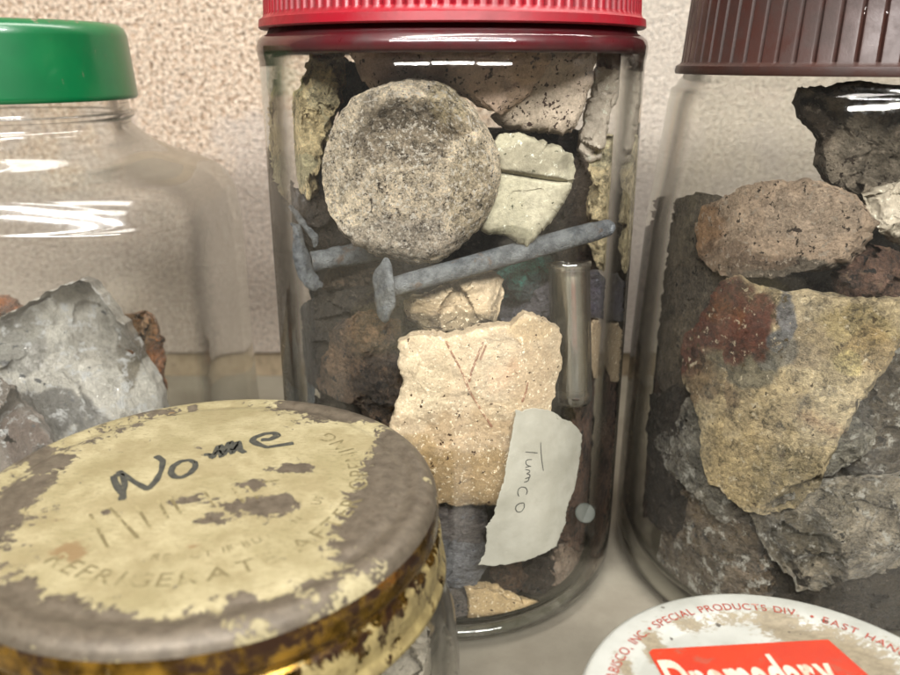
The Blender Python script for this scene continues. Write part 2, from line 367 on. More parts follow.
# ------------------------------------------------------------------ the setting
def box(name, x0, x1, y0, y1, z0, z1, mat, nx=1, nz=1):
    bm = bmesh.new(); bmesh.ops.create_cube(bm, size=1)
    V = []
    for v in bm.verts: V.append(((x0+x1)/2+v.co.x*(x1-x0), (y0+y1)/2+v.co.y*(y1-y0), (z0+z1)/2+v.co.z*(z1-z0)))
    bm.verts.index_update(); Fc = [[v.index for v in f.verts] for f in bm.faces]; bm.free()
    return link(name, V, Fc, mat, smooth=False, origin=Vector((0, y0, z0)))
tag(box('shelf', -70, 70, -22, 33.2, -2, 0, M['shelf']), kind='structure')
tag(box('wall', -70, 70, 31.6, 36, 1.15, 62, M['wall']), kind='structure')
tag(box('wall_base_strip', -70, 70, 31.85, 35.5, 0.004, 1.14, M['base_strip']), kind='structure')

# ------------------------------------------------------------------ jars
def lathe(prof, cx, cy_, seg=160, rad=None):
    V, Fc = [], []
    n = len(prof)
    for (r, z) in prof:
        for k in range(seg):
            a = 2*pi*k/seg; rr = rad(r, z, a) if rad else r
            V.append((cx+rr*cos(a), cy_+rr*sin(a), z))
    for i in range(n-1):
        for k in range(seg):
            k2 = (k+1) % seg
            Fc.append((i*seg+k, i*seg+k2, (i+1)*seg+k2, (i+1)*seg+k))
    return V, Fc
def capped(prof, cx, cy_, seg=160, rad=None):
    V, Fc = lathe(prof, cx, cy_, seg, rad); n = len(prof)
    Fc.append(tuple(range(seg-1, -1, -1))); Fc.append(tuple((n-1)*seg+k for k in range(seg)))
    return V, Fc
def dense(prof, step=0.25):
    out = [prof[0]]
    for a, b in zip(prof, prof[1:]):
        m = max(1, int(hypot(a[0]-b[0], a[1]-b[1])/step))
        for i in range(1, m+1): out.append((a[0]+(b[0]-a[0])*i/m, a[1]+(b[1]-a[1])*i/m))
    return out

# middle jar
RX, RY = 0.05, 19.1
jar1 = empty('glass_jar', (RX, RY, 0), 'tall clear glass jar with ribbed red screw lid full of rocks', 'jar', 'glass jars of rocks on the shelf')
outer = [(3.3, 0.0), (3.75, 0.02), (3.95, 0.10), (4.10, 0.28), (4.20, 0.5), (4.23, 0.9), (4.25, 1.5), (4.25, 12.0), (4.25, 12.7), (4.28, 12.85),
         (4.29, 13.0), (4.26, 13.12), (4.16, 13.22), (4.04, 13.26), (3.94, 13.3), (3.92, 13.5), (3.92, 14.7), (3.8, 14.8)]
inner = [(3.72, 14.7), (3.72, 13.2), (3.85, 13.0), (4.02, 12.8), (4.08, 12.5), (4.08, 1.3), (4.02, 0.8), (3.85, 0.55), (3.5, 0.45)]
V, Fc = capped(dense(outer+inner), RX, RY); 
link('jar_body', V, Fc, M['glass'], jar1)
V, Fc = lathe([(3.62, 0.02), (3.72, 0.03), (3.98, 0.16), (4.04, 0.3), (3.9, 0.42), (3.6, 0.30), (3.62, 0.02)], RX, RY)
link('base_ring', V, Fc, M['glass_base'], jar1)
def rib(n, amp, z0, z1):
    return lambda r, z, a: r - (amp*(0.5+0.5*cos(n*a))**3 if z0 < z < z1 else 0)
V, Fc = capped([(4.0, 13.36), (4.19, 13.36), (4.22, 13.39), (4.20, 13.54), (4.13, 13.58), (4.11, 13.62), (4.10, 13.66), (4.06, 14.5), (4.04, 15.3), (3.98, 15.5), (3.8, 15.62)],
               RX, RY, 960, rib(120, 0.08, 13.64, 15.45))
lid = link('lid', V, Fc, M['red'], jar1, sharp=40)
V, Fc = lathe([(4.0, 13.36), (4.1, 13.2), (4.19, 13.1), (4.2, 12.93), (4.1, 12.86), (3.95, 12.9), (3.88, 13.2), (3.88, 13.36)], RX, RY)
link('lid_refraction_ring', V, Fc, M['darkred'], lid)  # ring added inside the glass, imitates the lid's refracted red

# right jar
QX, QY = 9.55, 18.6
jar2 = empty('glass_jar', (QX, QY, 0), 'wide glass jar with dark brown fluted lid holding dark rocks and a yellow stone', 'jar', 'glass jars of rocks on the shelf')
o2 = [(4.0, 0.0), (4.5, 0.03), (4.85, 0.2), (4.98, 0.5), (5.0, 1.0), (4.99, 3), (4.95, 6), (4.82, 9), (4.55, 11.7), (4.50, 12.05), (4.49, 12.13), (4.40, 12.18), (4.33, 12.3),
      (4.24, 12.42), (4.2, 12.6), (4.2, 13.6), (4.1, 13.7)]
i2 = [(4.02, 13.6), (4.02, 12.5), (4.2, 12.1), (4.32, 11.8), (4.63, 9), (4.77, 6), (4.81, 3), (4.8, 1.2), (4.6, 0.7), (4.0, 0.5)]
V, Fc = capped(dense(o2+i2), QX, QY)
link('jar_body', V, Fc, M['glass_dim'], jar2)
V, Fc = capped([(4.1, 12.45), (4.42, 12.45), (4.44, 12.5), (4.42, 12.62), (4.34, 12.66), (4.31, 12.7), (4.2, 14.2), (4.12, 15.3), (4.0, 15.6), (3.8, 15.7)],
               QX, QY, 1216, lambda r, z, a: r - (0.06*max(0, cos(76*a))**10 if 12.68 < z < 15.4 else 0))
link('lid', V, Fc, M['maroon'], jar2, sharp=40)

# left jar: rounded square body
LX, LY = -11.3, 21.0
jar3 = empty('glass_jar', (LX, LY, 0), 'square-shouldered dusty glass jar with smooth green metal lid', 'jar', 'glass jars of rocks on the shelf')
def loft(rings, cx, cy_, seg=192):
    V, Fc = [], []
    for (z, a, b, e) in rings:
        for k in range(seg):
            t = 2*pi*k/seg; c, s = cos(t), sin(t)
            V.append((cx+a*math.copysign(abs(c)**(2/e), c), cy_+b*math.copysign(abs(s)**(2/e), s), z))
    n = len(rings)
    for i in range(n-1):
        for k in range(seg):
            k2 = (k+1) % seg; Fc.append((i*seg+k, i*seg+k2, (i+1)*seg+k2, (i+1)*seg+k))
    Fc.append(tuple(range(seg-1, -1, -1))); Fc.append(tuple((n-1)*seg+k for k in range(seg)))
    return V, Fc
def body3(d):
    r = []
    A, B = 5.36-d, 4.4-d
    pts = [(0.0, 0.90, 5), (0.15, 0.96, 5), (0.5, 0.995, 4.6), (1.2, 1.0, 4.4), (4, 0.985, 4.4), (6.5, 0.985, 4.4), (8.2, 0.985, 4.4), (8.9, 0.975, 4.2)]
    for z, k, e in pts: r.append((z+d*(1 if z < .4 else 0), A*k, B*k, e))
    # shoulder to neck
    for i in range(1, 15):
        t = i/14; th = t*pi/2
        kz = [(8.9,1.0),(9.2,.985),(9.46,.95),(9.68,.90),(9.86,.84),(10.01,.76),(10.13,.67),(10.24,.56),(10.35,.45),(10.46,.34),(10.59,.23),(10.74,.13),(10.9,.06),(11.04,.02),(11.15,0)][i]
        a = 3.03-d + (A*0.975-3.03+d)*kz[1]; b = 3.03-d + (B*0.975-3.03+d)*kz[1]
        r.append((kz[0]-d*(0.9 if 9.3<kz[0]<10.6 else 0.4), a, b, 4.4-2.4*t**1.4))
    r += [(11.3, 3.0-d, 3.0-d, 2), (11.38, 3.1-d, 3.1-d, 2), (11.5, 3.1-d, 3.1-d, 2), (11.58, 3.0-d, 3.0-d, 2), (12.9, 3.0-d, 3.0-d, 2)]
    return r
dense_r = []
def interp(rs, m=5):
    out = [rs[0]]
    for q in range(len(rs)-1):
        p0, a, b, p3 = rs[max(0, q-1)], rs[q], rs[q+1], rs[min(len(rs)-1, q+2)]
        for i in range(1, m+1):
            t = i/m
            out.append(tuple(0.5*(2*a[j]+(b[j]-p0[j])*t+(2*p0[j]-5*a[j]+4*b[j]-p3[j])*t*t+(3*a[j]-p0[j]-3*b[j]+p3[j])*t**3) for j in range(4)))
    return out
V1, F1 = loft(interp(body3(0)), LX, LY); V2, F2 = loft(interp(body3(0.28)), LX, LY)
# open both at the top and join the lips
n1 = len(V1); F1 = F1[:-1]; F2 = F2[:-1]
FF = F1 + [tuple(i+n1 for i in f[::-1]) for f in F2]
FF += [(n1-192+k, n1-192+(k+1) % 192, n1+len(V2)-192+(k+1) % 192, n1+len(V2)-192+k) for k in range(192)]
link('jar_body', V1+V2, FF, M['glass_old'], jar3)
def lid_attr(V, fn): return {'wear': [fn(v) for v in V]}
V, Fc = capped(dense([(3.05, 11.82), (3.22, 11.82), (3.25, 11.87), (3.20, 12.6), (3.15, 13.35), (3.09, 13.5), (2.96, 13.6), (2.8, 13.62), (2.7, 13.55), (0.5, 13.55)], 0.08), LX, LY)
def gw(v):
    a = atan2(v[1]-LY, v[0]-LX); r = hypot(v[0]-LX, v[1]-LY)
    f = -0.1+0.62*sm(13.50, 13.6, v[2])*sm(2.5, 2.8, r)
    f += 0.33*sm(-0.95, -0.72, a)*sm(0.3, -0.1, a)*sm(2.95, 3.1, r)     # pale reflection painted on the right side
    return f
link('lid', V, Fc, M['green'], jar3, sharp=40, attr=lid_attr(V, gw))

# ------------------------------------------------------------------ writing
def ribbon(name, lines, surf, width, mat, parent, up, lift=0.006):
    V, Fc = [], []
    for ln in lines:
        pts = []
        for a, b in zip(ln, ln[1:]):
            m = max(2, int(hypot(a[0]-b[0], a[1]-b[1])/1.2))
            for i in range(m): pts.append((a[0]+(b[0]-a[0])*i/m, a[1]+(b[1]-a[1])*i/m))
        pts.append(ln[-1])
        for _ in range(1):
            pts = [pts[0]] + [((p[0]+2*q[0]+r[0])/4, (p[1]+2*q[1]+r[1])/4) for p, q, r in zip(pts, pts[1:], pts[2:])] + [pts[-1]]
        P = [surf(*p) for p in pts]
        base = len(V)
        for i, p in enumerate(P):
            t = (P[min(i+1, len(P)-1)]-P[max(i-1, 0)]).normalized(); nrm = up(p); s = t.cross(nrm).normalized()
            w_ = width*(0.85+0.35*noise.noise(p*3.1))*(0.75 if i in (0, len(P)-1) else 1)
            q = p + nrm*lift
            V += [q-s*w_, q-s*w_*0.4+nrm*lift*0.6, q+s*w_*0.4+nrm*lift*0.6, q+s*w_]
        for i in range(len(P)-1):
            for j in range(3):
                a = base+i*4+j; Fc.append((a, a+1, a+5, a+4))
    return link(name, V, Fc, mat, parent)
_gly = {}
def glyph(ch, offset=0.0):
    k = (ch, offset)
    if k not in _gly:
        cu = bpy.data.curves.new('glyph', 'FONT'); cu.body = ch; cu.size = 1; cu.offset = offset; cu.resolution_u = 6
        cu.fill_mode = 'FRONT'
        o = bpy.data.objects.new('glyph', cu); C.objects.link(o)
        dg = bpy.context.evaluated_depsgraph_get(); me = bpy.data.meshes.new_from_object(o.evaluated_get(dg))
        vs = [v.co.copy() for v in me.vertices]; fs = [tuple(p.vertices) for p in me.polygons]
        bpy.data.objects.remove(o); bpy.data.curves.remove(cu); bpy.data.meshes.remove(me)
        xs = [v.x for v in vs] or [0, 0.25]
        _gly[k] = (vs, fs, min(xs), max(xs))
    return _gly[k]
def arc_text(name, text, cx, cy_, z, R, a0, size, inward, mat, parent, xs=1.0, gap=0.12, off=0.0, lift=0.008, span=None):
    """inward: tops of the letters point to the centre (reads counter-clockwise), else outwards (reads clockwise)."""
    if span:
        wd = sum(size*0.42 if c == ' ' else (glyph(c)[3]-glyph(c)[2])*size + gap*size for c in text)
        xs = abs(span)*R/wd; gap = gap*xs
    V, Fc = [], []; s = 0.0
    for ch in text:
        if ch == ' ': s += size*0.42*xs; continue
        vs, fs, x0, x1 = glyph(ch, off); base = len(V)
        for v in vs:
            x = s + (v.x-x0)*size*xs; y = v.y*size
            if inward: a = a0 + x/R; r = R - y
            else: a = a0 - x/R; r = R + y
            V.append((cx+r*cos(a), cy_+r*sin(a), z+lift))
        Fc += [tuple(i+base for i in f) for f in fs]
        s += (x1-x0)*size*xs + gap*size
    return link(name, V, Fc, mat, parent, smooth=False), s
UPZ = lambda p: Vector((0, 0, 1))

# ------------------------------------------------------------------ front left jar with worn cream lid
h1 = 6.27; NX, NY, NZ, NR = -0.612*h1, 1.765*h1, H-h1, 0.574*h1
jar4 = empty('glass_jar', (NX, NY, 0), 'short glass jar in front with peeling cream lid handwritten Nome', 'jar', 'glass jars of rocks on the shelf')
V, Fc = capped(dense([(3.0, 0.0), (3.7, 0.05), (3.95, 0.3), (4.0, 0.8), (4.0, 3.2), (3.93, 3.9), (3.7, 4.5), (3.42, 4.85), (3.3, 5.0), (3.3, 6.2), (3.1, 6.2), (3.1, 5.0), (3.25, 4.8),
                      (3.55, 4.4), (3.78, 3.8), (3.84, 3.2), (3.82, 0.9), (3.7, 0.6), (3.0, 0.45)]), NX, NY)
link('jar_body', V, Fc, M['glass_old'], jar4)
# lid top disc
def blobs_field(p, bl):
    f = 0.0
    for (q, ra, rb, ang, s) in bl:
        dx, dy = p[0]-q[0], p[1]-q[1]; c, s_ = cos(ang), sin(ang)
        u = (dx*c+dy*s_)/ra; v = (-dx*s_+dy*c)/rb; d = u*u+v*v
        if d < 6: f += s*math.exp(-d*1.1)
    return f
def LB(px, py, rx, ry, s, z):           # a patch given by pixel centre and pixel half sizes, brought onto the lid plane
    c = at_z(px, py, z); a = at_z(px+rx, py, z)-c; b = at_z(px, py-ry, z)-c
    return (c, a.length, b.length, 0.0, s)
wear = [LB(*a, NZ) for a in ((250, 505, 36, 9, .75), (210, 520, 20, 6, .6), (180, 500, 22, 6, .7), (255, 484, 20, 5, .7), (278, 503, 20, 9, .9), (292, 469, 22, 5, .8), (300, 467, 12, 5, .6), (272, 503, 14, 8, .5),
        (105, 512, 10, 4, .7), (192, 407, 7, 3, .8), (138, 425, 8, 3, .6),
        (20, 490, 22, 12, .8), (50, 465, 20, 10, .8), (8, 505, 12, 14, .8), (150, 412, 30, 6, .5), (110, 430, 22, 6, .5), (90, 440, 14, 5, .5), (30, 455, 40, 10, .6),
        (340, 410, 45, 13, 1.0), (300, 400, 34, 9, .7), (395, 450, 28, 26, 1.1), (405, 490, 34, 34, 1.2), (370, 520, 32, 24, .95), (400, 530, 30, 22, 1.1), (345, 555, 34, 16, .5), (280, 605, 46, 10, .9), (240, 600, 26, 12, .5), (320, 583, 30, 10, .7),
        (180, 640, 60, 12, .85), (100, 628, 80, 16, .95), (30, 615, 60, 18, .95), (10, 590, 26, 20, .8), (200, 620, 50, 10, .3), (240, 396, 60, 4, -.8), (165, 403, 30, 3, -.5), (365, 580, 26, 6, -.6), (300, 603, 26, 5, -.5), (20, 640, 20, 5, -.4), (120, 650, 30, 4, -.5), (200, 645, 30, 5, -.6), (425, 478, 8, 4, -.9), (350, 432, 30, 8, -.5), (-30, 560, 30, 60, .9))]
stain = [LB(*a, NZ) for a in ((68, 552, 16, 7, 1.0), (75, 560, 10, 5, .6), (205, 520, 6, 4, 1.0), (60, 520, 14, 5, .4), (193, 545, 8, 3, .5), (190, 548, 22, 5, .3), (160, 405, 14, 4, .3), (172, 411, 4, 2, 1.2), (70, 545, 26, 12, .3))]
seg = 420
prof = [(0.001, NZ)]
for r in [i*0.045 for i in range(1, 66)]: prof.append((r, NZ))            # flat, fine grid
prof += [(3.0, NZ-0.002), (3.06, NZ-0.03), (3.12, NZ-0.045), (3.2, NZ-0.04), (3.28, NZ-0.01), (3.38, NZ+0.0), (3.46, NZ-0.02), (3.54, NZ-0.06), (3.6, NZ-0.14), (3.63, NZ-0.22)]
V, Fc = lathe(prof, NX, NY, seg)
wv, sv = [], []
for v in V:
    r = hypot(v[0]-NX, v[1]-NY)
    wv.append(0.16 + 0.16*sm(2.95, 3.5, r) + blobs_field(v, wear)*0.85); sv.append(blobs_field(v, stain))
lid4 = link('lid', V, Fc, M['cream'], jar4, attr={'wear': wv, 'stain': sv})
V, Fc = lathe(dense([(3.63, NZ-0.22), (3.655, NZ-0.35), (3.66, NZ-0.6), (3.60, NZ-0.66), (3.60, NZ-0.72), (3.68, NZ-0.8), (3.71, NZ-1.0), (3.71, NZ-1.3), (3.76, NZ-1.38), (3.78, NZ-1.48), (3.72, NZ-1.55), (3.62, NZ-1.5), (3.58, NZ-1.3), (3.56, NZ-0.3)], 0.05), NX, NY, 300)
sk = []
for v in V:
    a = atan2(v[1]-NY, v[0]-NX)
    sk.append(0.16 + 0.36*sm(NZ-0.62, NZ-1.05, v[2]) + 0.25*sm(-1.2, -0.5, a)*sm(1.2, .3, a)*sm(NZ-0.5, NZ-0.9, v[2]))
link('lid_skirt', V, Fc, M['gold'], lid4, attr={'wear': sk})
def NP(l): return [(100+x/4.286, 420+y/4.286) for x, y in l]
nome = [NP(l) for l in ([(58, 240), (62, 262), (78, 295), (92, 318)], [(58, 240), (80, 236), (112, 232)], [(80, 220), (102, 240), (106, 280), (94, 345)],
        [(88, 228), (150, 268), (205, 298), (240, 262), (264, 215), (270, 175), (240, 155)],
        [(408, 185), (385, 172), (345, 178), (312, 200), (303, 228), (320, 246), (352, 247), (388, 228), (410, 200), (406, 178)],
        [(445, 150), (470, 148), (482, 165), (515, 108), (518, 162), (560, 92), (565, 148), (592, 92), (598, 128), (622, 142)],
        [(460, 150), (490, 150), (510, 130), (530, 155), (545, 125), (575, 130), (590, 105)],
        [(690, 86), (730, 84), (762, 68), (748, 56), (705, 60), (662, 76), (652, 90), (675, 104), (715, 118), (765, 110), (830, 100)])]
ribbon('handwriting', nome, lambda x, y: at_z(x, y, NZ), 0.065, M['ink'], lid4, UPZ)
def ang(px, py, z, cx, cy_):
    p = at_z(px, py, z); return atan2(p.y-cy_, p.x-cx), hypot(p.x-cx, p.y-cy_)
a, r = ang(84, 580, NZ, NX, NY)
arc_text('lettering', 'REFRIGERATE AFTER OPENING', NX, NY, NZ, r, a-0.32, 0.42, True, M['faint'], lid4, 1.15, 0.22, lift=0.004)
ribbon('lettering', [[(90, 514), (108, 548)], [(110, 508), (138, 538)], [(136, 506), (152, 530)], [(158, 500), (168, 519)], [(170, 497), (181, 514)], [(205, 492), (214, 506)], [(232, 488), (244, 503)], [(246, 486), (258, 499)], [(262, 482), (280, 480)]],
       lambda x, y: at_z(x, y, NZ), 0.03, M['faint'], lid4, UPZ, 0.003)
a, r2 = ang(150, 560, NZ, NX, NY)
arc_text('lettering', 'REJECT IF BUTTON IS UP', NX, NY, NZ, r2, a, 0.22, True, M['faint'], lid4, 1.0, 0.2, lift=0.004)

# ------------------------------------------------------------------ front right jar with white lid
h2 = 8.5; DX, DY, DZ, DR = 0.559*h2, 0.993*h2, H-h2, 0.355*h2
jar5 = empty('glass_jar', (DX, DY, 0), 'small jar at the front right with dusty white lid and red printed panel', 'jar', 'glass jars of rocks on the shelf')
V, Fc = capped(dense([(2.2, 0.0), (2.7, 0.05), (2.9, 0.3), (2.92, 2.2), (2.8, 2.7), (2.7, 3.0), (2.7, 4.0), (2.5, 4.0), (2.5, 3.0), (2.66, 2.6), (2.74, 2.1), (2.72, 0.7), (2.2, 0.45)]), DX, DY)
link('jar_body', V, Fc, M['glass_dim'], jar5)
prof = [(2.78, DZ-1.1), (2.88, DZ-1.12), (2.95, DZ-1.05), (2.93, DZ-0.9), (2.9, DZ-0.5), (2.93, DZ-0.25), (2.97, DZ-0.12)]
for i in range(1, 7): t = i/6*pi/2; prof.append((DR-0.12*(1-cos(t))-0.0, DZ-0.12+0.12*sin(t)))
prof += [(DR-0.3, DZ+0.0), (DR-0.56, DZ-0.01), (DR-0.62, DZ-0.04), (DR-0.68, DZ-0.085), (DR-0.74, DZ-0.095)]
for i in range(40): prof.append(((DR-0.78)*(1-i/40), DZ-0.095))
V, Fc = lathe(prof, DX, DY, 300)
st5 = [LB(*q, DZ) for q in ((655, 645, 12, 16, 1.0), (625, 665, 10, 14, .8), (690, 622, 26, 6, .7), (730, 616, 22, 5, .6), (775, 618, 22, 8, .9), (805, 632, 34, 9, .9), (850, 650, 30, 14, 1.0), (880, 668, 24, 14, .9), (770, 600, 6, 3, .2),
      (826, 603, 8, 5, .7), (895, 650, 10, 12, .3), (720, 640, 40, 5, .15), (790, 760, 30, 40, .8), (640, 740, 30, 40, .6))]
lid5 = link('lid', V, Fc, M['white_lid'], jar5, attr={'stain': [0.20+blobs_field(v, st5)*0.95 for v in V]}, sharp=60)
TR = DR-0.50
a, r = ang(649, 622, DZ, DX, DY)
arc_text('lettering', 'SPECIAL PRODUCTS DIV.', DX, DY, DZ, TR, a, 0.23, False, M['redprint'], lid5, gap=0.14, span=a-ang(801, 612, DZ, DX, DY)[0])
a1, _ = ang(646, 623, DZ, DX, DY)
arc_text('lettering', '\u2022', DX, DY, DZ, TR, a1+0.035, 0.23, False, M['redprint'], lid5)
_t, ln = arc_text('lettering', 'NABISCO, INC.', DX, DY, DZ, TR, a1+0.62, 0.23, False, M['redprint'], lid5, gap=0.14, span=0.57)
a2, _ = ang(810, 616, DZ, DX, DY)
arc_text('lettering', '\u2022', DX, DY, DZ, TR, a2, 0.23, False, M['redprint'], lid5)
a3, _ = ang(822, 625, DZ, DX, DY)
arc_text('lettering', 'EAST HANOVER, NEW JERSEY', DX, DY, DZ, TR, a3, 0.23, False, M['redprint'], lid5, gap=0.16, span=(a3-ang(898, 652, DZ, DX, DY)[0])*23/8)
zp = DZ-0.095
c0 = at_z(647, 650, zp); c1 = at_z(828, 640, zp); e1 = (c1-c0).normalized(); e2 = Vector((e1.y, -e1.x, 0))
L = (c1-c0).length
V = []; 
for (u, v) in ((0, 0), (L, 0), (L+0.30, 1.25), (0.10, 1.25)): V += [c0+e1*u+e2*v+Vector((0, 0, 0.004)), ]
V2 = [v+Vector((0, 0, 0.008)) for v in V]
pn = link('printed_panel', V+V2, [(3, 2, 1, 0), (4, 5, 6, 7), (0, 1, 5, 4), (1, 2, 6, 5), (2, 3, 7, 6), (3, 0, 4, 7)], M['redlabel'], lid5, smooth=False)
VV, FV = [], []; s = 0.16; size = 1.12
for ch in 'Dromedary':
    vs, fs, x0, x1 = glyph(ch, 0.032); base = len(VV)
    wch = (x1-x0)*size*0.55
    for v in vs:
        x = s+(v.x-x0)*size*0.55 - v.y*0.10; y = 1.05 - v.y*size
        q = c0+e1*x+e2*y+Vector((0, 0, 0.017)); VV.append(q)
    FV += [tuple(i+base for i in f) for f in fs]; s += wch+0.035
k = (L-0.22)/s
VV = [c0+e1*((v-c0).dot(e1)*k)+e2*((v-c0).dot(e2))+Vector((0, 0, 0.017)) for v in VV]
link('lettering', VV, FV, M['whiteprint'], lid5, smooth=False)

# ------------------------------------------------------------------ stones
def stone(c, k=0.88):
    v = [int(c[i:i+2], 16) for i in (0, 2, 4)]; g = sum(v)/3
    return lin([max(0, min(255, g+(x-g)*k+w_)) for x, w_ in zip(v, (3, 0, -5))])
def resample(poly, N):
    n = len(poly); seg = [hypot(poly[i][0]-poly[(i+1) % n][0], poly[i][1]-poly[(i+1) % n][1]) for i in range(n)]
    T = sum(seg); out = []; i = 0; acc = 0
    for k in range(N):
        s = T*k/N
        while acc+seg[i] < s: acc += seg[i]; i += 1
        t = (s-acc)/seg[i]; a, b = poly[i], poly[(i+1) % n]
        out.append((a[0]+(b[0]-a[0])*t, a[1]+(b[1]-a[1])*t))
    return out
J1 = ('cyl', RX, RY, 3.96, 0.52); J2 = ('cyl', QX, QY, 4.68, 0.6); J3 = ('box', LX, LY, 4.95, 3.85, 0.4); J4 = ('cyl', NX, NY, 3.75, 0.5)
def contain(p, J, ins=0.0):
    if J is None: return p
    if J[0] == 'cyl':
        _, cx, cy_, R, z0 = J
        if J is J2: R = 4.68 - max(0, p.z-5)*0.035 - max(0, p.z-9)*0.03
        R -= ins
        if hypot(p.x-cx, p.y-cy_) > R:
            d = p-EYE; a = d.x**2+d.y**2; b = -(d.x*cx+d.y*cy_); c = cx*cx+cy_*cy_-R*R; q = b*b-a*c
            if q > 0:
                t1, t2 = (-b-sqrt(q))/a, (-b+sqrt(q))/a
                t = t1 if abs(t1-1) < abs(t2-1) else t2
                p = EYE + d*t
            else:
                v = Vector((p.x-cx, p.y-cy_)); v *= R/v.length; p = Vector((cx+v.x, cy_+v.y, p.z))
        if p.z < z0: p = Vector((p.x, p.y, z0))
    else:
        _, cx, cy_, A, B, z0 = J
        p = Vector((max(cx-A, min(cx+A, p.x)), max(cy_-B, min(cy_+B, p.y)), max(z0, p.z)))
        dx, dy = abs(p.x-cx)-(A-1.4), abs(p.y-cy_)-(B-1.4)
        if dx > 0 and dy > 0 and hypot(dx, dy) > 1.4:
            k = 1.4/hypot(dx, dy); p.x = cx+math.copysign(A-1.4+dx*k, p.x-cx); p.y = cy_+math.copysign(B-1.4+dy*k, p.y-cy_)
    return p
def rock(name, label, poly, y0, t, col, mat, J=None, blobs=(), n=2.8, amp=0.07, freq=1.6, facets=7, fdepth=(0.45, 0.85), sx=0.0, sy=0.0, N=150, Mr=34, seed=1,
         prof=None, cat='rock', group='rocks kept in the jars', inset=None, chip=0.35, cfs=1.0, fine=1.0, back=1.0, jag=1.6, sharp=38):
    rnd = random.Random(seed*7919+13)
    if inset is None: inset = 0.0 if seed in (8, 14, 44, 61) else (0.07 if seed in (41, 47, 9, 12) else 0.18+0.05*(seed % 5))
    if abs(poly[0][0]) < 1e-9: pass
    o = resample(poly, N)
    cx = sum(p[0] for p in o)/N; cy_ = sum(p[1] for p in o)/N
    jx = rnd.uniform(0, 90)
    o = [(p[0]+jag*noise.fractal(Vector((p[0]*0.09+jx, p[1]*0.09, 1.3)), 0.6, 2.0, 4)*1.6, p[1]+jag*noise.fractal(Vector((p[0]*0.09, p[1]*0.09+jx, 7.7)), 0.6, 2.0, 4)*1.6) for p in o]
    planes = []
    for _ in range(facets):
        a = rnd.uniform(0, 2*pi); e = rnd.uniform(0.15, 1.15)
        planes.append((Vector((cos(a)*sin(e), -cos(e), sin(a)*sin(e))), rnd.uniform(*fdepth), a))
    C0 = at_y(cx, cy_, y0)
    ext = max(hypot(p[0]-cx, p[1]-cy_) for p in o)/F*y0
    V, cols = [], []
    dk = 0.8 if mat is M['dark'] else (0.85 if mat in (M['mica'], M['brown']) else 1.0)
    tone = lambda c: tuple(x*dk for x in stone(c))
    base = tone(col); lb = [(b[0], b[1], b[2], tone(b[3]), b[4] if len(b) > 4 else 1.0, b[5] if len(b) > 5 else b[2]) for b in blobs]
    def point(px, py, r, side):
        Y = y0 + sx*(px-cx)*0.01 + sy*(py-cy_)*0.01
        B = at_y(px, py, Y)
        h = t*max(0.0, (1-r**n))**(1/n)
        if side > 0:
            vd = (B-EYE).normalized(); P = B - vd*h
            for (nn, dd, a) in planes:
                # a chip: the plane starts part of the way out and cuts the dome
                q = P-C0; lim = dd*(abs(nn.y)*t + sqrt(nn.x**2+nn.z**2)*ext)
                ex = q.dot(nn)-lim
                if ex > 0: P = P + vd*min(ex/max(0.25, -nn.dot(-vd) if nn.dot(-vd) < 0 else nn.dot(-vd)), max(h, 0))
            if prof: P = P - vd*prof(px, py, r)
        else:
            P = B + Vector((0, 1, 0))*h*back
        # roughness
        q = P*freq + Vector((seed*3.1, seed*1.7, 0))
        dv = Vector((0, 0, 0)); am = amp
        for k in range(5):
            dv += noise.noise_vector(q)*am; q = q*2.07; am *= 0.58
        if chip:
            vd = (P-EYE).normalized(); w_e = 1.0 if side > 0 else 0.5
            for (cf, ca) in ((1.1*cfs, 1.0), (2.7*cfs, 0.45*fine)):
                qq = Vector((P.x*cf+seed*5.3, seed*0.37, P.z*cf)) + noise.noise_vector(P*cf*1.3)*0.25
                dist, pts = noise.voronoi(qq)
                p0 = pts[0]; rv = noise.cell_vector(p0*37.7+Vector((0.5, 0.5, 0.5)))
                rv = Vector((rv.x-0.5, 0, rv.z-0.5))
                P = P - vd*((qq-p0).dot(rv)*2.2 + (rv.x+rv.z)*0.35)*chip*ca/cf*w_e
        P = P + dv
        P = contain(P, J, inset)
        c = base
        nz = noise.noise(P*2.3+Vector((seed, 0, 0)))*0.5 + noise.noise(P*6.1)*0.25
        for (bx, by, br, bc, bs, by_r) in lb:
            d = hypot((px-bx)/br, (py-by)/by_r) + nz*0.55
            w_ = sm(1.08, 0.86, d)*bs
            if w_ > 0: c = tuple(c[i]*(1-w_)+bc[i]*w_ for i in range(3))
        V.append(P); cols.append(c)
    rs = [sin(pi/2*k/Mr) for k in range(1, Mr+1)]
    point(cx, cy_, 0, 1)
    for r in rs:
        for p in o: point(cx+(p[0]-cx)*r, cy_+(p[1]-cy_)*r, r, 1)
    Mb = 9
    for k in range(Mb-1, 0, -1):
        r = sin(pi/2*k/Mb)
        for p in o: point(cx+(p[0]-cx)*r, cy_+(p[1]-cy_)*r, r, -1)
    point(cx, cy_, 0, -1)
    Fc = []
    R_ = Mr+Mb-1
    for k in range(N): Fc.append((0, 1+(k+1) % N, 1+k))
    for i in range(R_-1):
        for k in range(N):
            k2 = (k+1) % N
            Fc.append((1+i*N+k, 1+i*N+k2, 1+(i+1)*N+k2, 1+(i+1)*N+k))
    last = len(V)-1
    for k in range(N): Fc.append((1+(R_-1)*N+k, 1+(R_-1)*N+(k+1) % N, last))
    # outward orientation
    A = (V[1]-V[0]).cross(V[1+N//4]-V[0]) if N > 8 else Vector((0, 0, 1))
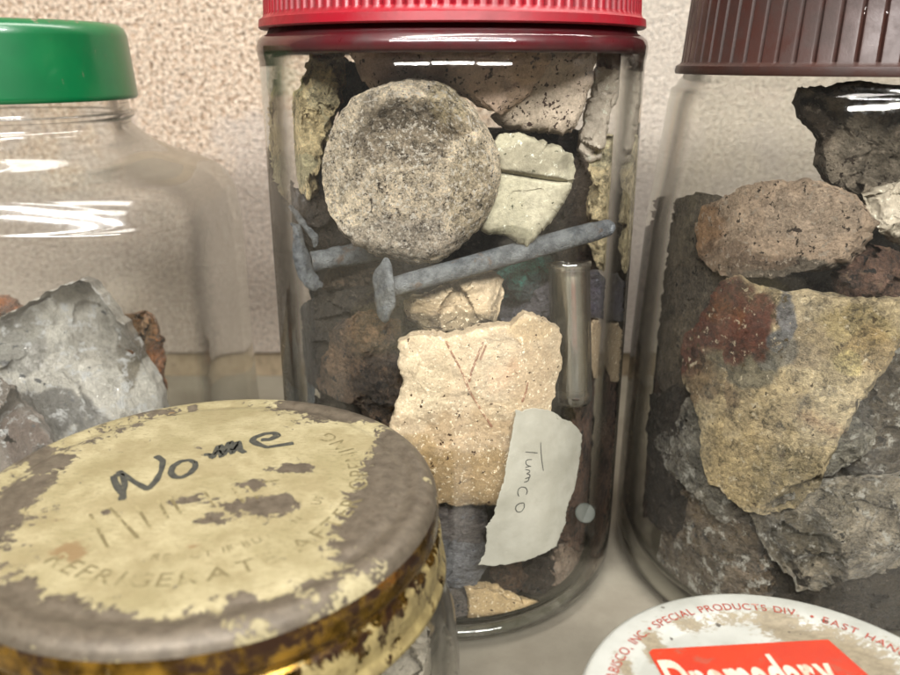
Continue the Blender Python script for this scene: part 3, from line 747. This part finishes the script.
    f0 = Fc[0]; nn = (V[f0[1]]-V[f0[0]]).cross(V[f0[2]]-V[f0[0]])
    if nn.y > 0: Fc = [f[::-1] for f in Fc]
    ob = link(name, V, Fc, mat, sharp=sharp, cols=cols)
    return tag(ob, label, cat, group)

# ---- middle jar
G1 = 'rocks in the red-lidded jar'
rock('rock', 'crumbly yellow rock in the upper left of the red-lidded jar', [(312,50),(338,50),(346,75),(345,100),(335,115),(325,135),(320,165),(320,190),(312,202),(300,194),(290,178),(287,150),(291,120),(297,95),(303,70)],
     17.7, .55, 'ead6a6', M['crumb'], J1, [(325,95,16,'ece0b8',.7),(300,170,16,'cfc9a4',.8),(330,60,14,'a08a70',.8)], amp=.13, facets=9, seed=3, group=G1)
rock('rock', 'long pinkish speckled rock under the red lid, behind the round concretion', [(346,46),(545,46),(551,60),(541,80),(528,95),(515,108),(500,115),(485,108),(460,95),(430,88),(395,86),(372,92),(358,76)],
     17.0, .7, 'c4ac9c', M['pink'], J1, [(530,60,22,'b89c84',.8),(380,60,40,'9a827a',.8,25)], n=4, amp=.03, facets=2, chip=0.05, seed=4, group=G1)
rock('rock', 'pale rounded speckled rock at the top right of the red-lidded jar', [(535,46),(600,46),(594,75),(586,105),(577,128),(562,135),(520,132),(496,126),(489,118),(505,110),(525,95),(535,70)],
     17.5, .7, 'cab9aa', M['pink'], J1, [(545,110,50,'c8baaa',.7,22)], n=4, amp=.02, facets=1, chip=0.03, seed=5, group=G1)
rock('rock', 'smooth pale slab standing against the right wall of the red-lidded jar', [(600,46),(630,50),(626,80),(612,110),(606,140),(600,160),(586,163),(578,150),(586,108),(594,75)],
     18.3, .3, 'aaa298', M['pale'], J1, n=5, amp=.03, facets=3, seed=6, group=G1)
rock('rock', 'narrow crumbly yellow rock at the right edge of the red-lidded jar', [(603,138),(618,136),(624,160),(622,200),(620,240),(611,272),(598,270),(592,240),(590,200),(590,165)],
     18.2, .5, 'ead8ac', M['crumb'], J1, [(605,150,18,'efe6c0',.8)], amp=.13, facets=7, seed=7, group=G1)
def bowl(px, py, r):
    d = hypot((px-409)/66, (py-167)/70)
    rim = 0.12*math.exp(-((r-0.83)/0.10)**2)
    return rim - 0.36*sm(1.12, 0.6, d) - 0.06*sm(1.0, .1, d)
disc = [(410+89*cos(a)*(1+0.02*sin(3*a+1)), 171+93*sin(a)*(1+0.02*cos(5*a))) for a in [2*pi*k/60 for k in range(60)]]
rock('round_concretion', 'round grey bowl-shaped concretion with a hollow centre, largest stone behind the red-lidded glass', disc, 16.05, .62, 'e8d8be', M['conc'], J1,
     [(405,135,54,'6e6356',.75,36),(385,112,28,'5e564c',.5,18),(455,122,24,'8a7a60',.6,14),(450,100,22,'d0c09c',.8),(345,150,24,'9a9082',.4,50),(410,190,58,'a89c8c',.4,46),(400,240,70,'b0a69a',.8,22),(470,190,24,'a89a80',.7,50)],  # dark hollow blobs: slight stain plus painted shade below the upper rim
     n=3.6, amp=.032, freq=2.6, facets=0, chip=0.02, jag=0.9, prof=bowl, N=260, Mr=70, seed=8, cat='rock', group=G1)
def crack(px, py, r):
    yk = 172+(px-500)*0.16 if px < 555 else 181+(px-555)*0.05
    d = abs(py-yk); g = -0.16*math.exp(-(d/2.2)**2)
    return g + (0.05 if py < yk else 0.0)
rock('rock', 'pale green-white stone split by a crack, beside the round concretion', [(488,150),(500,134),(520,133),(545,143),(560,147),(573,155),(576,180),(571,190),(558,212),(542,230),(528,248),(505,237),(483,231),(478,190)],
     16.4, .55, '9c9a88', M['pale'], J1, [(530,160,46,'7f7c6e',.9,18),(560,200,40,'aaa796',.6,30),(508,235,22,'5e5f50',.6,10)], n=6, amp=.015, facets=1, chip=0.02, prof=crack, N=220, Mr=60, seed=9, group=G1)
rock('rock', 'dark brown wedge of rock left of the round concretion', [(283,183),(300,192),(322,198),(336,215),(346,240),(332,252),(310,247),(294,226),(284,210)],
     17.6, .5, '463c36', M['dark'], J1, seed=10, group=G1)
rock('rock', 'flat charcoal rock at the lower left of the red-lidded jar', [(282,328),(300,310),(318,297),(345,290),(378,277),(402,300),(412,330),(397,341),(362,346),(337,360),(326,385),(317,393),(304,376),(289,366),(286,345)],
     17.3, .45, '3e3934', M['dark'], J1, n=5, amp=.05, facets=3, seed=11, group=G1)
rock('rock', 'rough reddish-brown lump left of the tan sandy shard', [(333,330),(350,318),(380,313),(399,325),(403,345),(412,352),(404,380),(398,405),(392,428),(362,410),(330,395),(318,388),(324,360),(330,345)],
     16.35, .8, '5c4a3c', M['brown'], J1, [(375,325,34,'6e543e',.7,16),(335,360,16,'6c5440',.7),(380,385,28,'3c342e',.8)], amp=.14, facets=9, seed=12, group=G1)
rock('rock', 'tan chunk of stone directly beneath the long spike', [(402,303),(430,291),(460,280),(490,272),(503,279),(505,292),(499,320),(470,336),(432,334),(410,322)],
     16.7, .6, 'b8a68a', M['sandy'], J1, [(450,325,60,'6e6452',.85,14),(490,285,18,'c2b096',.6)], facets=6, seed=13, amp=.06, group=G1)
rock('sandy_shard', 'large square tan sandy shard with brown V-shaped marks', [(399,341),(415,333),(450,337),(480,327),(510,324),(528,314),(545,320),(560,329),(562,352),(556,385),(549,415),(536,440),(526,470),(508,506),(470,506),(430,503),(394,495),(385,460),(388,432),(395,410),(402,380),(398,360)],
     15.75, .42, 'b8a68c', M['sandy'], J1, [(415,380,34,'c9b99e',.9,40),(455,350,60,'c9b79c',.6,20),(530,375,26,'b8a082',.5,34),(470,440,60,'a18868',.55,30),(470,480,70,'8c744f',.8,30),(410,460,30,'967e58',.7,30),(530,330,22,'b49c78',.5,12)],
     n=8, amp=.03, facets=0, chip=0.04, N=280, Mr=80, seed=14, cat='shard', group=G1, sx=0.05)
rock('rock', 'turquoise-tinged rock in the gap behind the long spike', [(492,274),(520,258),(552,252),(556,290),(530,303),(500,300)],
     17.6, .45, '3a6e6a', M['dark'], J1, [(522,270,26,'62c8bc',1.0,16),(540,292,20,'3c4654',.8)], seed=15, group=G1)
rock('rock', 'dark purple-grey rounded rock crossing behind the glass vial', [(500,302),(540,285),(580,270),(602,272),(612,285),(612,305),(600,318),(560,322),(525,324),(498,320)],
     17.5, .5, '4a4a54', M['slate'], J1, [(600,295,18,'4c4a5c',.7)], seed=16, amp=.04, group=G1)
rock('rock', 'small pale pink stone right of the glass vial', [(584,316),(600,322),(605,355),(608,377),(598,380),(584,368),(578,350)],
     17.6, .35, 'a8957c', M['sandy'], J1, seed=17, group=G1)
rock('rock', 'tall dark brown rock right of the paper label', [(572,392),(590,372),(604,400),(606,440),(604,480),(607,515),(600,545),(582,552),(556,548),(560,500),(570,460)],
     17.2, .6, '6a4e40', M['brown'], J1, [(590,400,20,'58403a',.7,30)], seed=18, group=G1, amp=.1)
rock('rock', 'pinkish-grey stone at the bottom right of the red-lidded jar', [(553,548),(572,541),(592,560),(598,580),(590,602),(570,614),(550,618),(533,612),(545,588),(548,568)],
     17.0, .5, '9a887a', M['grey'], J1, [(575,555,18,'8c7a6c',.8)], seed=19, n=2.4, group=G1)
rock('rock', 'small black-brown stone under the torn paper label', [(512,574),(535,560),(555,562),(551,588),(541,612),(520,614),(508,602)],
     16.7, .4, '40352c', M['dark'], J1, seed=20, group=G1)
rock('rock', 'tan flat stone on the floor of the red-lidded jar', [(466,586),(495,590),(515,600),(545,612),(535,626),(500,638),(466,645)],
     15.7, .6, 'b8a078', M['sandy'], J1, [(500,625,50,'6c5a3e',.8,12)], seed=21, amp=.04, group=G1)
rock('rock', 'brown stone just below the torn end of the paper label', [(488,562),(520,558),(527,580),(517,596),(494,592)],
     16.5, .4, '5c4636', M['brown'], J1, seed=22, group=G1)
for i, (a, b, lab, y) in enumerate(((500, 549, 'upper of three stacked dark slate stones below the sandy shard', 16.2), (543, 592, 'middle of three stacked dark slate stones below the sandy shard', 15.95), (586, 640, 'lowest of three stacked dark slate stones below the sandy shard', 15.8))):
    rock('slate_stone', lab, [(434,a+2),(455,a-2),(484,a+1),(487,(a+b)/2),(482-8*i,b-2),(455,b+1),(432,b-2),(429,(a+b)/2)], y, .45, ('625e60', '6c7078', '5e5a58')[i], M['slate'], J1, n=2.1, facets=4, chip=0.2, amp=.05, seed=23+i, group='slate stones in the red-lidded jar')
rock('pebble', 'small blue-grey pebble at the bottom left of the red-lidded jar', [(281,376),(295,365),(309,370),(312,385),(306,404),(282,404)], 17.6, .4, '60686e', M['grey'], J1, n=2.2, facets=0, seed=27, group=G1)
rock('rock', 'brownish stone in the gap below the bent spike', [(325,262),(350,255),(400,262),(410,280),(380,292),(340,292),(322,290)], 17.6, .4, '5e5144', M['brown'], J1, seed=28, group=G1)
rock('rock', 'dark stone seen in the gap left of the long pinkish rock', [(335,55),(372,70),(400,110),(345,130),(335,100)], 18.6, .5, '2a2420', M['dark'], J1, seed=29, group=G1)
rock('rock', 'dark brown stone seen between the cracked stone and the right-hand yellow rock', [(560,130),(600,128),(606,200),(600,270),(560,262),(548,230),(560,200)], 18.8, .5, '41362f', M['dark'], J1, seed=30, group=G1)
rock('rock', 'large black stone filling the back of the red-lidded jar behind the spike', [(310,150),(560,120),(600,250),(592,350),(440,360),(320,330),(298,240)], 20.0, 1.0, '322d29', M['dark'], J1, seed=31, group=G1)
rock('rock', 'large dark brown stone at the back behind the sandy shard', [(315,340),(440,335),(590,330),(596,450),(592,560),(470,590),(330,540)], 19.6, 1.2, '302a26', M['dark'], J1, seed=32, group=G1)
rock('rock', 'grey stone low at the back of the red-lidded jar under the front lid edge', [(300,400),(420,410),(430,520),(420,560),(330,520)], 18.0, .9, '4c4640', M['dark'], J1, seed=33, group=G1)

# marks on the shard
def shard_surf(x, y): return contain(at_y(x, y, 15.75+0.05*(x-470)*0.01) - (ray(x, y).normalized()*0.44), J1)
obs = bpy.data.objects
sh = [o for o in obs if o.name.startswith('sandy_shard')][0]
def cast_on(ob):
    def f(x, y):
        o_ = (EYE*CM)-Vector(ob.location); d = ray(x, y).normalized()
        ok, loc, nr, _ = ob.ray_cast(o_, d)
        p = (loc+Vector(ob.location))*100 if ok else at_y(x, y, 15.5)
        return p
    return f
bpy.context.view_layer.update()
M['vmark'] = flat_mat('brown_vein', '6e4e3c', '7c5c46', 0.9, 12, (9, 0.48, 1.0, 'c0ac90'))
ribbon('brown_vein', [[(446, 341), (450, 350), (460, 368), (470, 392), (482, 412), (492, 427)], [(483, 342), (478, 355), (472, 370), (469, 382)], [(486, 345), (480, 360)], [(528, 380), (526, 392), (522, 402)]],
       cast_on(sh), 0.028, M['vmark'], sh, lambda p: Vector((0, -0.93, 0.37)), 0.012)

# spikes
def tube(name, pts, rads, mat, parent, seg=28, rough=0.015, seed=1.0, sub=14):
    P, R = [], []
    for i in range(len(pts)-1):
        a, b = Vector(pts[i]), Vector(pts[i+1])
        for j in range(sub): t = j/sub; P.append(a.lerp(b, t)); R.append(rads[i]+(rads[i+1]-rads[i])*t)
    P.append(Vector(pts[-1])); R.append(rads[-1])
    for _ in range(3): P = [P[0]]+[(a+b*2+c)/4 for a, b, c in zip(P, P[1:], P[2:])]+[P[-1]]
    V, Fc = [], []
    ref = Vector((0.1, 0.3, 1))
    for i, p in enumerate(P):
        t = (P[min(i+1, len(P)-1)]-P[max(0, i-1)]).normalized(); u = t.cross(ref).normalized(); v = t.cross(u).normalized()
        for k in range(seg):
            a = 2*pi*k/seg; d = u*cos(a)+v*sin(a); q = p+d*R[i]
            V.append(q + d*noise.fractal(q*3.0+Vector((seed, 0, 0)), 0.6, 2.1, 4)*rough)
    n = len(P)
    for i in range(n-1):
        for k in range(seg):
            k2 = (k+1) % seg; Fc.append((i*seg+k, i*seg+k2, (i+1)*seg+k2, (i+1)*seg+k))
    Fc.append(tuple(range(seg-1, -1, -1))); Fc.append(tuple((n-1)*seg+k for k in range(seg)))
    return link(name, V, Fc, mat, parent)
A = at_y(388, 288, 15.65); Bp = at_y(614, 226, 16.6)
sp1 = empty('iron_spike', A, 'long grey galvanised nail lying diagonally across the jar', 'nail', 'spikes in the red-lidded jar')
tube('shank', [A, A.lerp(Bp, .3), A.lerp(Bp, .6), A.lerp(Bp, .9), A.lerp(Bp, .98), Bp], [.195, .205, .215, .205, .17, .08], M['iron'], sp1, rough=0.007, seed=2)
ax = (Bp-A).normalized()
def head_pts(c, ax, R, thick): return [c-ax*thick, c-ax*thick*.9, c-ax*thick*.3, c, c+ax*0.06]
hc = at_y(386, 290, 15.6)
def nail_head(name, c, ax, ra, rb, th, parent, seed, tiltv):
    u = ax.cross(Vector((0, 1, 0))).normalized(); v = ax.cross(u).normalized()
    V, Fc = [], []; seg = 64
    prof = [(0.02, -th), (0.6, -th*.98), (0.92, -th*.8), (1.0, -th*.35), (0.97, 0.05*th), (0.8, th*.3), (0.35, th*.7), (0.02, th*.8)]
    for r, s in prof:
        for k in range(seg):
            a = 2*pi*k/seg; q = c + u*(cos(a)*r*ra*(1+.10*sin(2*a+seed)+.06*sin(5*a))) + v*(sin(a)*r*rb) + ax*(s+tiltv*r*cos(a)*abs(cos(a)))
            V.append(q+noise.noise_vector(q*4+Vector((seed, 0, 0)))*0.035)
    for i in range(len(prof)-1):
        for k in range(seg):
            k2 = (k+1) % seg; Fc.append((i*seg+k, i*seg+k2, (i+1)*seg+k2, (i+1)*seg+k))
    Fc.append(tuple(range(seg))); Fc.append(tuple((len(prof)-1)*seg+k for k in range(seg-1, -1, -1)))
    return link(name, V, Fc, M['iron'], parent)
nail_head('head', hc, (ax*0.9+Vector((0, .35, -.1))).normalized(), .60, .42, .13, sp1, 1.0, 0.12)
A2 = at_y(312, 262, 16.75); B2 = at_y(400, 246, 17.3)
sp2 = empty('iron_spike', A2, 'short grey spike with bent mushroomed head sticking out from behind the concretion', 'nail', 'spikes in the red-lidded jar')
tube('shank', [A2, A2.lerp(B2, .5), B2], [.22, .235, .22], M['iron'], sp2, rough=0.03, seed=5)
tube('head', [at_y(291, 224, 16.9), at_y(298, 228, 16.75), at_y(299, 248, 16.7), at_y(304, 268, 16.65), at_y(314, 284, 16.6), at_y(322, 286, 16.65)], [.05, .10, .15, .19, .17, .07], M['iron'], sp2, rough=0.05, seed=7, sub=8)
o = tube('metal_sliver', [at_y(289, 206, 16.9), at_y(298, 216, 16.85), at_y(306, 228, 16.8), at_y(316, 238, 16.8), at_y(315, 247, 16.85)], [.03, .06, .045, .08, .05], M['iron'], None, rough=0.04, seed=9, sub=8)
tag(o, 'thin twisted shred of pale metal above the bent spike head', 'metal scrap')

# vial
vb = at_y(572, 404, 16.55); vt = at_y(569, 262, 17.05)
vial = empty('glass_vial', vb, 'small upright glass vial between the sandy shard and the jar wall', 'vial')
def slanted(prof, base, top, seg=72):
    ax = (top-base); Lh = ax.length; ax.normalize(); u = ax.cross(Vector((0, 1, 0))).normalized(); v = ax.cross(u)
    V, Fc = [], []
    for r, s in prof:
        for k in range(seg): a = 2*pi*k/seg; V.append(base+ax*s*Lh+u*r*cos(a)+v*r*sin(a))
    for i in range(len(prof)-1):
        for k in range(seg):
            k2 = (k+1) % seg; Fc.append((i*seg+k, i*seg+k2, (i+1)*seg+k2, (i+1)*seg+k))
    Fc.append(tuple(range(seg-1, -1, -1))); Fc.append(tuple((len(prof)-1)*seg+k for k in range(seg)))
    return V, Fc
V, Fc = slanted([(.2, 0), (.38, .005), (.44, .03), (.45, .08), (.455, .96), (.48, .97), (.48, 1.0), (.40, 1.0), (.385, .96), (.385, .1), (.3, .06)], vb, vt)
link('vial_body', V, Fc, M['vial'], vial)
V, Fc = slanted([(.30, .10), (.375, .12), (.375, .90), (.33, .93), (.2, .935)], vb, vt)
M['powder'] = iron_dull = flat_mat('dull_grey_filling', '5e5c55', '74716a', 0.32, 3); [setattr(nd.inputs['Metallic'], 'default_value', 0.8) for nd in iron_dull.node_tree.nodes if nd.type == 'BSDF_PRINCIPLED']
link('contents', V, Fc, M['powder'], vial)
c = at_y(585, 513, 16.55)
def lens(name, c, r, t, mat):
    V, Fc = [], []; seg = 48; nrm = (EYE-c).normalized(); nrm = (nrm+Vector((.2, 0, .1))).normalized(); u = nrm.cross(Vector((0, 0, 1))).normalized(); v = nrm.cross(u)
    prof = [(0.02, t), (r*.6, t*.95), (r*.9, t*.7), (r, 0), (r*.9, -t*.7), (0.02, -t)]
    for q, s in prof:
        for k in range(seg): a = 2*pi*k/seg; V.append(c+nrm*s+u*q*cos(a)+v*q*sin(a))
    for i in range(len(prof)-1):
        for k in range(seg):
            k2 = (k+1) % seg; Fc.append((i*seg+k, i*seg+k2, (i+1)*seg+k2, (i+1)*seg+k))
    Fc.append(tuple(range(seg))); Fc.append(tuple((len(prof)-1)*seg+k for k in range(seg-1, -1, -1)))
    return link(name, V, Fc, mat)
M['button'] = flat_mat('frosted_glass', '4c4f4a', '5a5d57', 0.75, 2)
tag(lens('glass_button', c, .24, .03, M['button']), 'small round frosted glass disc right of the paper label', 'button')

# paper label
def paper_pt(x, y, k=0.0): return on_cyl(x, y, RX, RY, 4.06-k-0.012*(1+noise.noise(Vector((x*.03, y*.03, 2)))))
def along(poly, t):
    L_ = [0]
    for p, q in zip(poly, poly[1:]): L_.append(L_[-1]+hypot(p[0]-q[0], p[1]-q[1]))
    d = t*L_[-1]
    for i in range(len(poly)-1):
        if d <= L_[i+1]+1e-9:
            k = (d-L_[i])/(L_[i+1]-L_[i]); return (poly[i][0]+(poly[i+1][0]-poly[i][0])*k, poly[i][1]+(poly[i+1][1]-poly[i][1])*k)
    return poly[-1]
pL = [(516,409),(514,420),(512,435),(507,460),(504,480),(497,500),(494,515),(486,527),(487,536),(485,552),(478,565)]
pR = [(562,419),(570,421),(577,427),(582,435),(581,450),(578,470),(575,488),(570,500),(566,512),(565,525),(560,536),(556,546)]
pT = [(516,409),(522,411),(530,408),(548,410),(555,413),(557,419),(562,419)]; pB = [(478,565),(492,566),(510,564),(528,560),(545,553),(556,546)]
NU, NV = 60, 150; V = []; Fc = []
for side in (0, .022):
    for j in range(NV+1):
        v = j/NV; l, r_ = along(pL, v), along(pR, v)
        for i in range(NU+1):
            u = i/NU; t_, b_ = along(pT, u), along(pB, u)
            x = (1-u)*l[0]+u*r_[0]+(1-v)*t_[0]+v*b_[0]-((1-u)*(1-v)*pT[0][0]+u*(1-v)*pT[-1][0]+(1-u)*v*pB[0][0]+u*v*pB[-1][0])
            y = (1-u)*l[1]+u*r_[1]+(1-v)*t_[1]+v*b_[1]-((1-u)*(1-v)*pT[0][1]+u*(1-v)*pT[-1][1]+(1-u)*v*pB[0][1]+u*v*pB[-1][1])
            e_ = max(0, 1-6*min(u, 1-u, v*2, (1-v)*2))
            x += e_*(1.0*noise.noise(Vector((x*.25, y*.25, 0)))+.9*noise.noise(Vector((x*.9, y*.9, 5)))); y += e_*noise.noise(Vector((x*.3, y*.3, 9)))
            V.append(paper_pt(x, y, side))
nn = (NU+1)*(NV+1)
for s_i in (0, 1):
    for j in range(NV):
        for i in range(NU):
            q = s_i*nn+j*(NU+1)+i; f = (q, q+1, q+NU+2, q+NU+1); Fc.append(f if s_i == 0 else f[::-1])
rim_ = [i for i in range(NU+1)]+[j*(NU+1)+NU for j in range(1, NV+1)]+[NV*(NU+1)+i for i in range(NU-1, -1, -1)]+[j*(NU+1) for j in range(NV-1, 0, -1)]
for q, q2 in zip(rim_, rim_[1:]+rim_[:1]): Fc.append((q2, q, nn+q, nn+q2))
pl = tag(link('paper_label', V, Fc, M['paper']), 'torn strip of grey-white paper handwritten Tumco pressed inside the glass', 'label')
def TP(l): return [(470+x/3.967, 400+y/3.967) for x, y in l]
tum = [TP(l) for l in ([(280, 168), (281, 200), (285, 245), (291, 281)], [(268, 210), (245, 208), (219, 206)],
       [(246, 236), (228, 236), (220, 243), (222, 256), (234, 262), (246, 264), (234, 263), (219, 268)],
       [(219, 276), (236, 278), (238, 286), (222, 292), (238, 296), (238, 306), (218, 312)], [(236, 305), (230, 322), (214, 326)],
       [(222, 376), (228, 362), (222, 348), (205, 344), (192, 352), (188, 370), (194, 382)],
       [(214, 408), (216, 425), (205, 442), (190, 446), (180, 436), (182, 420), (195, 410), (213, 408)])]
ribbon('handwriting', tum, lambda x, y: paper_pt(x, y), 0.014, M['pencil'], pl, lambda p: Vector((p.x-RX, p.y-RY, 0)).normalized(), 0.003)

# ---- right jar
G2 = 'rocks in the brown-lidded jar'
rock('rock', 'flat grey-brown rock lying on top of the yellow stone', [(697,235),(704,215),(724,200),(748,186),(790,180),(830,184),(850,193),(866,203),(878,222),(870,242),(852,264),(800,273),(760,278),(720,274),(704,265)],
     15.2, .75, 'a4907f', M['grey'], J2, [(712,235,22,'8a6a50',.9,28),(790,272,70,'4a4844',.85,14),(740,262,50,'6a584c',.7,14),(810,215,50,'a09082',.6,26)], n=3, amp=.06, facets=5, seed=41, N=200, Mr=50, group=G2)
rock('rock', 'very dark rock against the left wall of the brown-lidded jar', [(663,212),(675,203),(700,196),(738,196),(760,230),(745,300),(725,345),(720,400),(700,432),(680,418),(664,400),(658,370),(664,330),(656,290),(648,262)],
     17.0, .8, '5a5248', M['dark'], J2, [(690,270,24,'6a6054',.6,50)], amp=.1, seed=42, group=G2)
rock('rock', 'mottled dark grey rock high in the brown-lidded jar under the lid', [(800,90),(860,84),(960,88),(960,230),(900,220),(870,205),(845,190),(825,182),(820,150),(822,137),(806,118),(796,100)],
     16.6, 1.0, '8c8276', M['grey'], J2, [(815,120,22,'3a302a',.9,30),(880,150,40,'6a645c',.7),(890,220,30,'3a342e',.8,16)], amp=.1, seed=43, group=G2)
def seam(px, py, r):
    # the red crust stands a little proud of the yellow stone
    return 0.10*sm(1.05, .85, hypot((px-728)/52, (py-330)/58))
rock('yellow_stone', 'big yellow and tan stone with a dark red crust on its upper left', [(683,352),(691,336),(703,328),(712,308),(727,284),(745,277),(765,289),(798,294),(850,297),(908,300),(912,320),(900,345),(880,375),(862,400),(852,420),(838,440),(824,478),(802,502),(780,514),(760,515),(738,503),(709,483),(704,462),(706,440),(697,410),(688,385)],
     14.75, .95, 'b0a080', M['yellow'], J2, [(745,470,50,'a8946c',.7,40),(790,480,40,'7c7052',.7,30),(850,330,50,'968556',.7,28),(870,350,30,'a08458',.5,24),(850,365,14,'b8aa74',.7),(800,340,30,'8c7c68',.6,30),(760,400,60,'9c8a68',.6,40),(812,308,26,'a89a80',.5,14),
     (750,370,34,'5e5c50',.85,20),(775,350,22,'5a5c5c',.8,24),(730,325,48,'542a20',1.0,44),(700,360,24,'5c342a',1.0,28),(715,395,22,'6e5844',.7,22),(730,318,16,'6e4428',.7),(786,318,9,'62656e',.95,26),(778,340,12,'585c62',.9,12)],
     n=3.2, amp=.05, freq=2.0, facets=6, chip=0.16, cfs=0.8, prof=seam, seed=44, N=280, Mr=80, cat='rock', group=G2, sx=-0.15)
rock('translucent_shard', 'glassy grey shard poking out left of the yellow stone', [(654,446),(672,425),(690,400),(720,395),(765,470),(760,512),(738,532),(712,514),(690,490),(668,470)],
     15.9, .3, '6c6a64', M['mica'], J2, [(740,520,20,'6a645c',.7)], n=6, amp=.04, facets=3, seed=45, group=G2)
rock('translucent_shard', 'glassy grey shard poking out right of the yellow stone', [(815,430),(850,414),(868,424),(879,433),(870,450),(850,464),(835,474),(815,478)],
     15.5, .25, '7a7870', M['mica'], J2, n=6, amp=.04, facets=3, seed=46, group=G2)
rock('mica_slab', 'large shiny dark mica slab at the bottom of the brown-lidded jar', [(752,522),(790,498),(830,484),(905,478),(960,480),(960,565),(862,577),(800,593),(796,583),(775,560)],
     14.9, .6, '837c70', M['mica'], J2, [(790,540,40,'4e4a42',.8,30),(870,500,60,'7a7568',.5,16)], n=4, amp=.08, facets=7, fdepth=(.3, .7), seed=47, group=G2, N=200, Mr=50)
rock('rock', 'dark rounded rock at the bottom left of the brown-lidded jar', [(670,490),(700,498),(760,532),(792,590),(800,615),(740,625),(690,612),(658,575),(662,520)],
     15.6, .8, '64584c', M['mica'], J2, [(700,560,40,'544a3e',.6)], seed=48, n=2.2, group=G2)
rock('rock', 'reddish-brown rock low against the left wall of the brown-lidded jar', [(624,375),(652,335),(668,400),(668,470),(668,510),(642,517),(622,480)],
     17.3, .6, '3c2a24', M['brown'], J2, [(645,375,22,'584438',.7,30)], seed=49, group=G2)
rock('rock', 'whitish quartz piece at the right beside the flat grey-brown rock', [(864,196),(905,182),(950,190),(950,250),(905,248),(886,238),(872,225)],
     15.5, .5, '8c867c', M['pale'], J2, [(895,215,20,'a09a90',.7,10)], amp=.1, seed=50, group=G2)
rock('rock', 'rough reddish rock wedged above the right end of the yellow stone', [(835,275),(850,262),(868,242),(890,246),(915,262),(960,300),(930,312),(870,304),(840,298)],
     15.1, .5, '5c4238', M['brown'], J2, [(895,280,26,'7a5c50',.8,14)], amp=.12, seed=51, group=G2)
rock('rock', 'dark rock at the right below the yellow stone', [(870,360),(910,330),(960,330),(960,490),(900,500),(820,495),(835,450),(855,410)],
     16.3, .8, '5a544c', M['mica'], J2, seed=52, group=G2)
rock('rock', 'brown-black rock on the floor of the brown-lidded jar behind the white lid', [(770,570),(840,575),(960,560),(960,640),(860,650),(780,625)],
     15.2, .5, '3e372f', M['dark'], J2, seed=53, group=G2)
rock('rock', 'large black rock filling the back of the brown-lidded jar', [(680,240),(850,200),(1050,240),(1050,480),(850,560),(680,540),(650,400)], 20.0, 1.6, '2e2a26', M['dark'], J2, seed=54, group=G2)
rock('rock', 'dark rock behind the glassy left shard in the brown-lidded jar', [(650,400),(700,380),(800,430),(850,520),(820,580),(700,560),(648,520)], 17.2, .9, '302b26', M['dark'], J2, seed=55, group=G2)

# ---- left jar
G3 = 'rocks in the green-lidded jar'
rock('crystal_rock', 'big silvery white crystalline rock with a peaked top in the green-lidded jar', [(-60,350),(-20,330),(2,317),(36,298),(60,286),(76,278),(90,283),(98,294),(112,312),(126,330),(146,365),(158,392),(164,412),(170,470),(120,520),(-60,520)],
     19.0, 1.4, 'd0d0ca', M['silver'], J3, [(50,410,44,'5e6266',.85,22),(100,440,30,'63676c',.7,26),(20,345,26,'6a6e70',.7,30),(130,350,12,'6c675a',.9,40),(85,285,14,'5c5a54',.8,8),(100,340,34,'a09e98',.7,30),(30,320,30,'a0a09a',.6,16)],
     n=3.2, amp=.04, freq=1.2, facets=8, fdepth=(.3, .6), chip=0.22, cfs=0.5, fine=0.5, seed=61, N=300, Mr=90, group=G3, sharp=30)
rock('crystal_rock', 'pinkish-grey crystalline rock at the lower left behind the worn cream lid', [(-80,385),(-20,370),(8,385),(28,410),(48,432),(62,470),(60,520),(-80,520)],
     17.4, .7, '8e8682', M['silver'], J3, [(20,440,24,'6c5a56',.7,30)], n=2.4, amp=.04, facets=8, fdepth=(.3, .7), chip=0.5, cfs=0.5, fine=0.4, seed=62, group=G3)
rock('amber_rock', 'amber-brown translucent rock behind the right side of the silvery crystal', [(108,325),(118,316),(130,314),(146,309),(156,324),(163,345),(162,375),(164,405),(158,412),(140,405),(120,370)],
     20.2, .5, '6e4a2c', M['amber'], J3, [(135,330,18,'6c5640',.8),(158,370,14,'8c5226',.8,30)], seed=63, group=G3)
rock('amber_rock', 'orange-brown rock tip at the far left behind the silvery crystal', [(-50,305),(-10,295),(8,297),(18,304),(26,312),(0,330),(-50,340)],
     20.4, .5, '7e4a2c', M['amber'], J3, seed=64, group=G3)
rock('rock', 'grey rock resting under the silvery crystal in the green-lidded jar', [(-80,430),(80,430),(150,440),(160,560),(60,600),(-80,600)], 20.2, 1.6, '76716a', M['grey'], J3, seed=65, group=G3)
# ---- front left jar
G4 = 'rocks in the cream-lidded jar'
rock('rock', 'pale rock showing through the dusty glass just below the cream lid', [(330,660),(400,620),(428,640),(432,700),(420,780),(340,800),(300,740)], 10.6, .8, '8e8a80', M['pale'], J4, seed=71, group=G4)
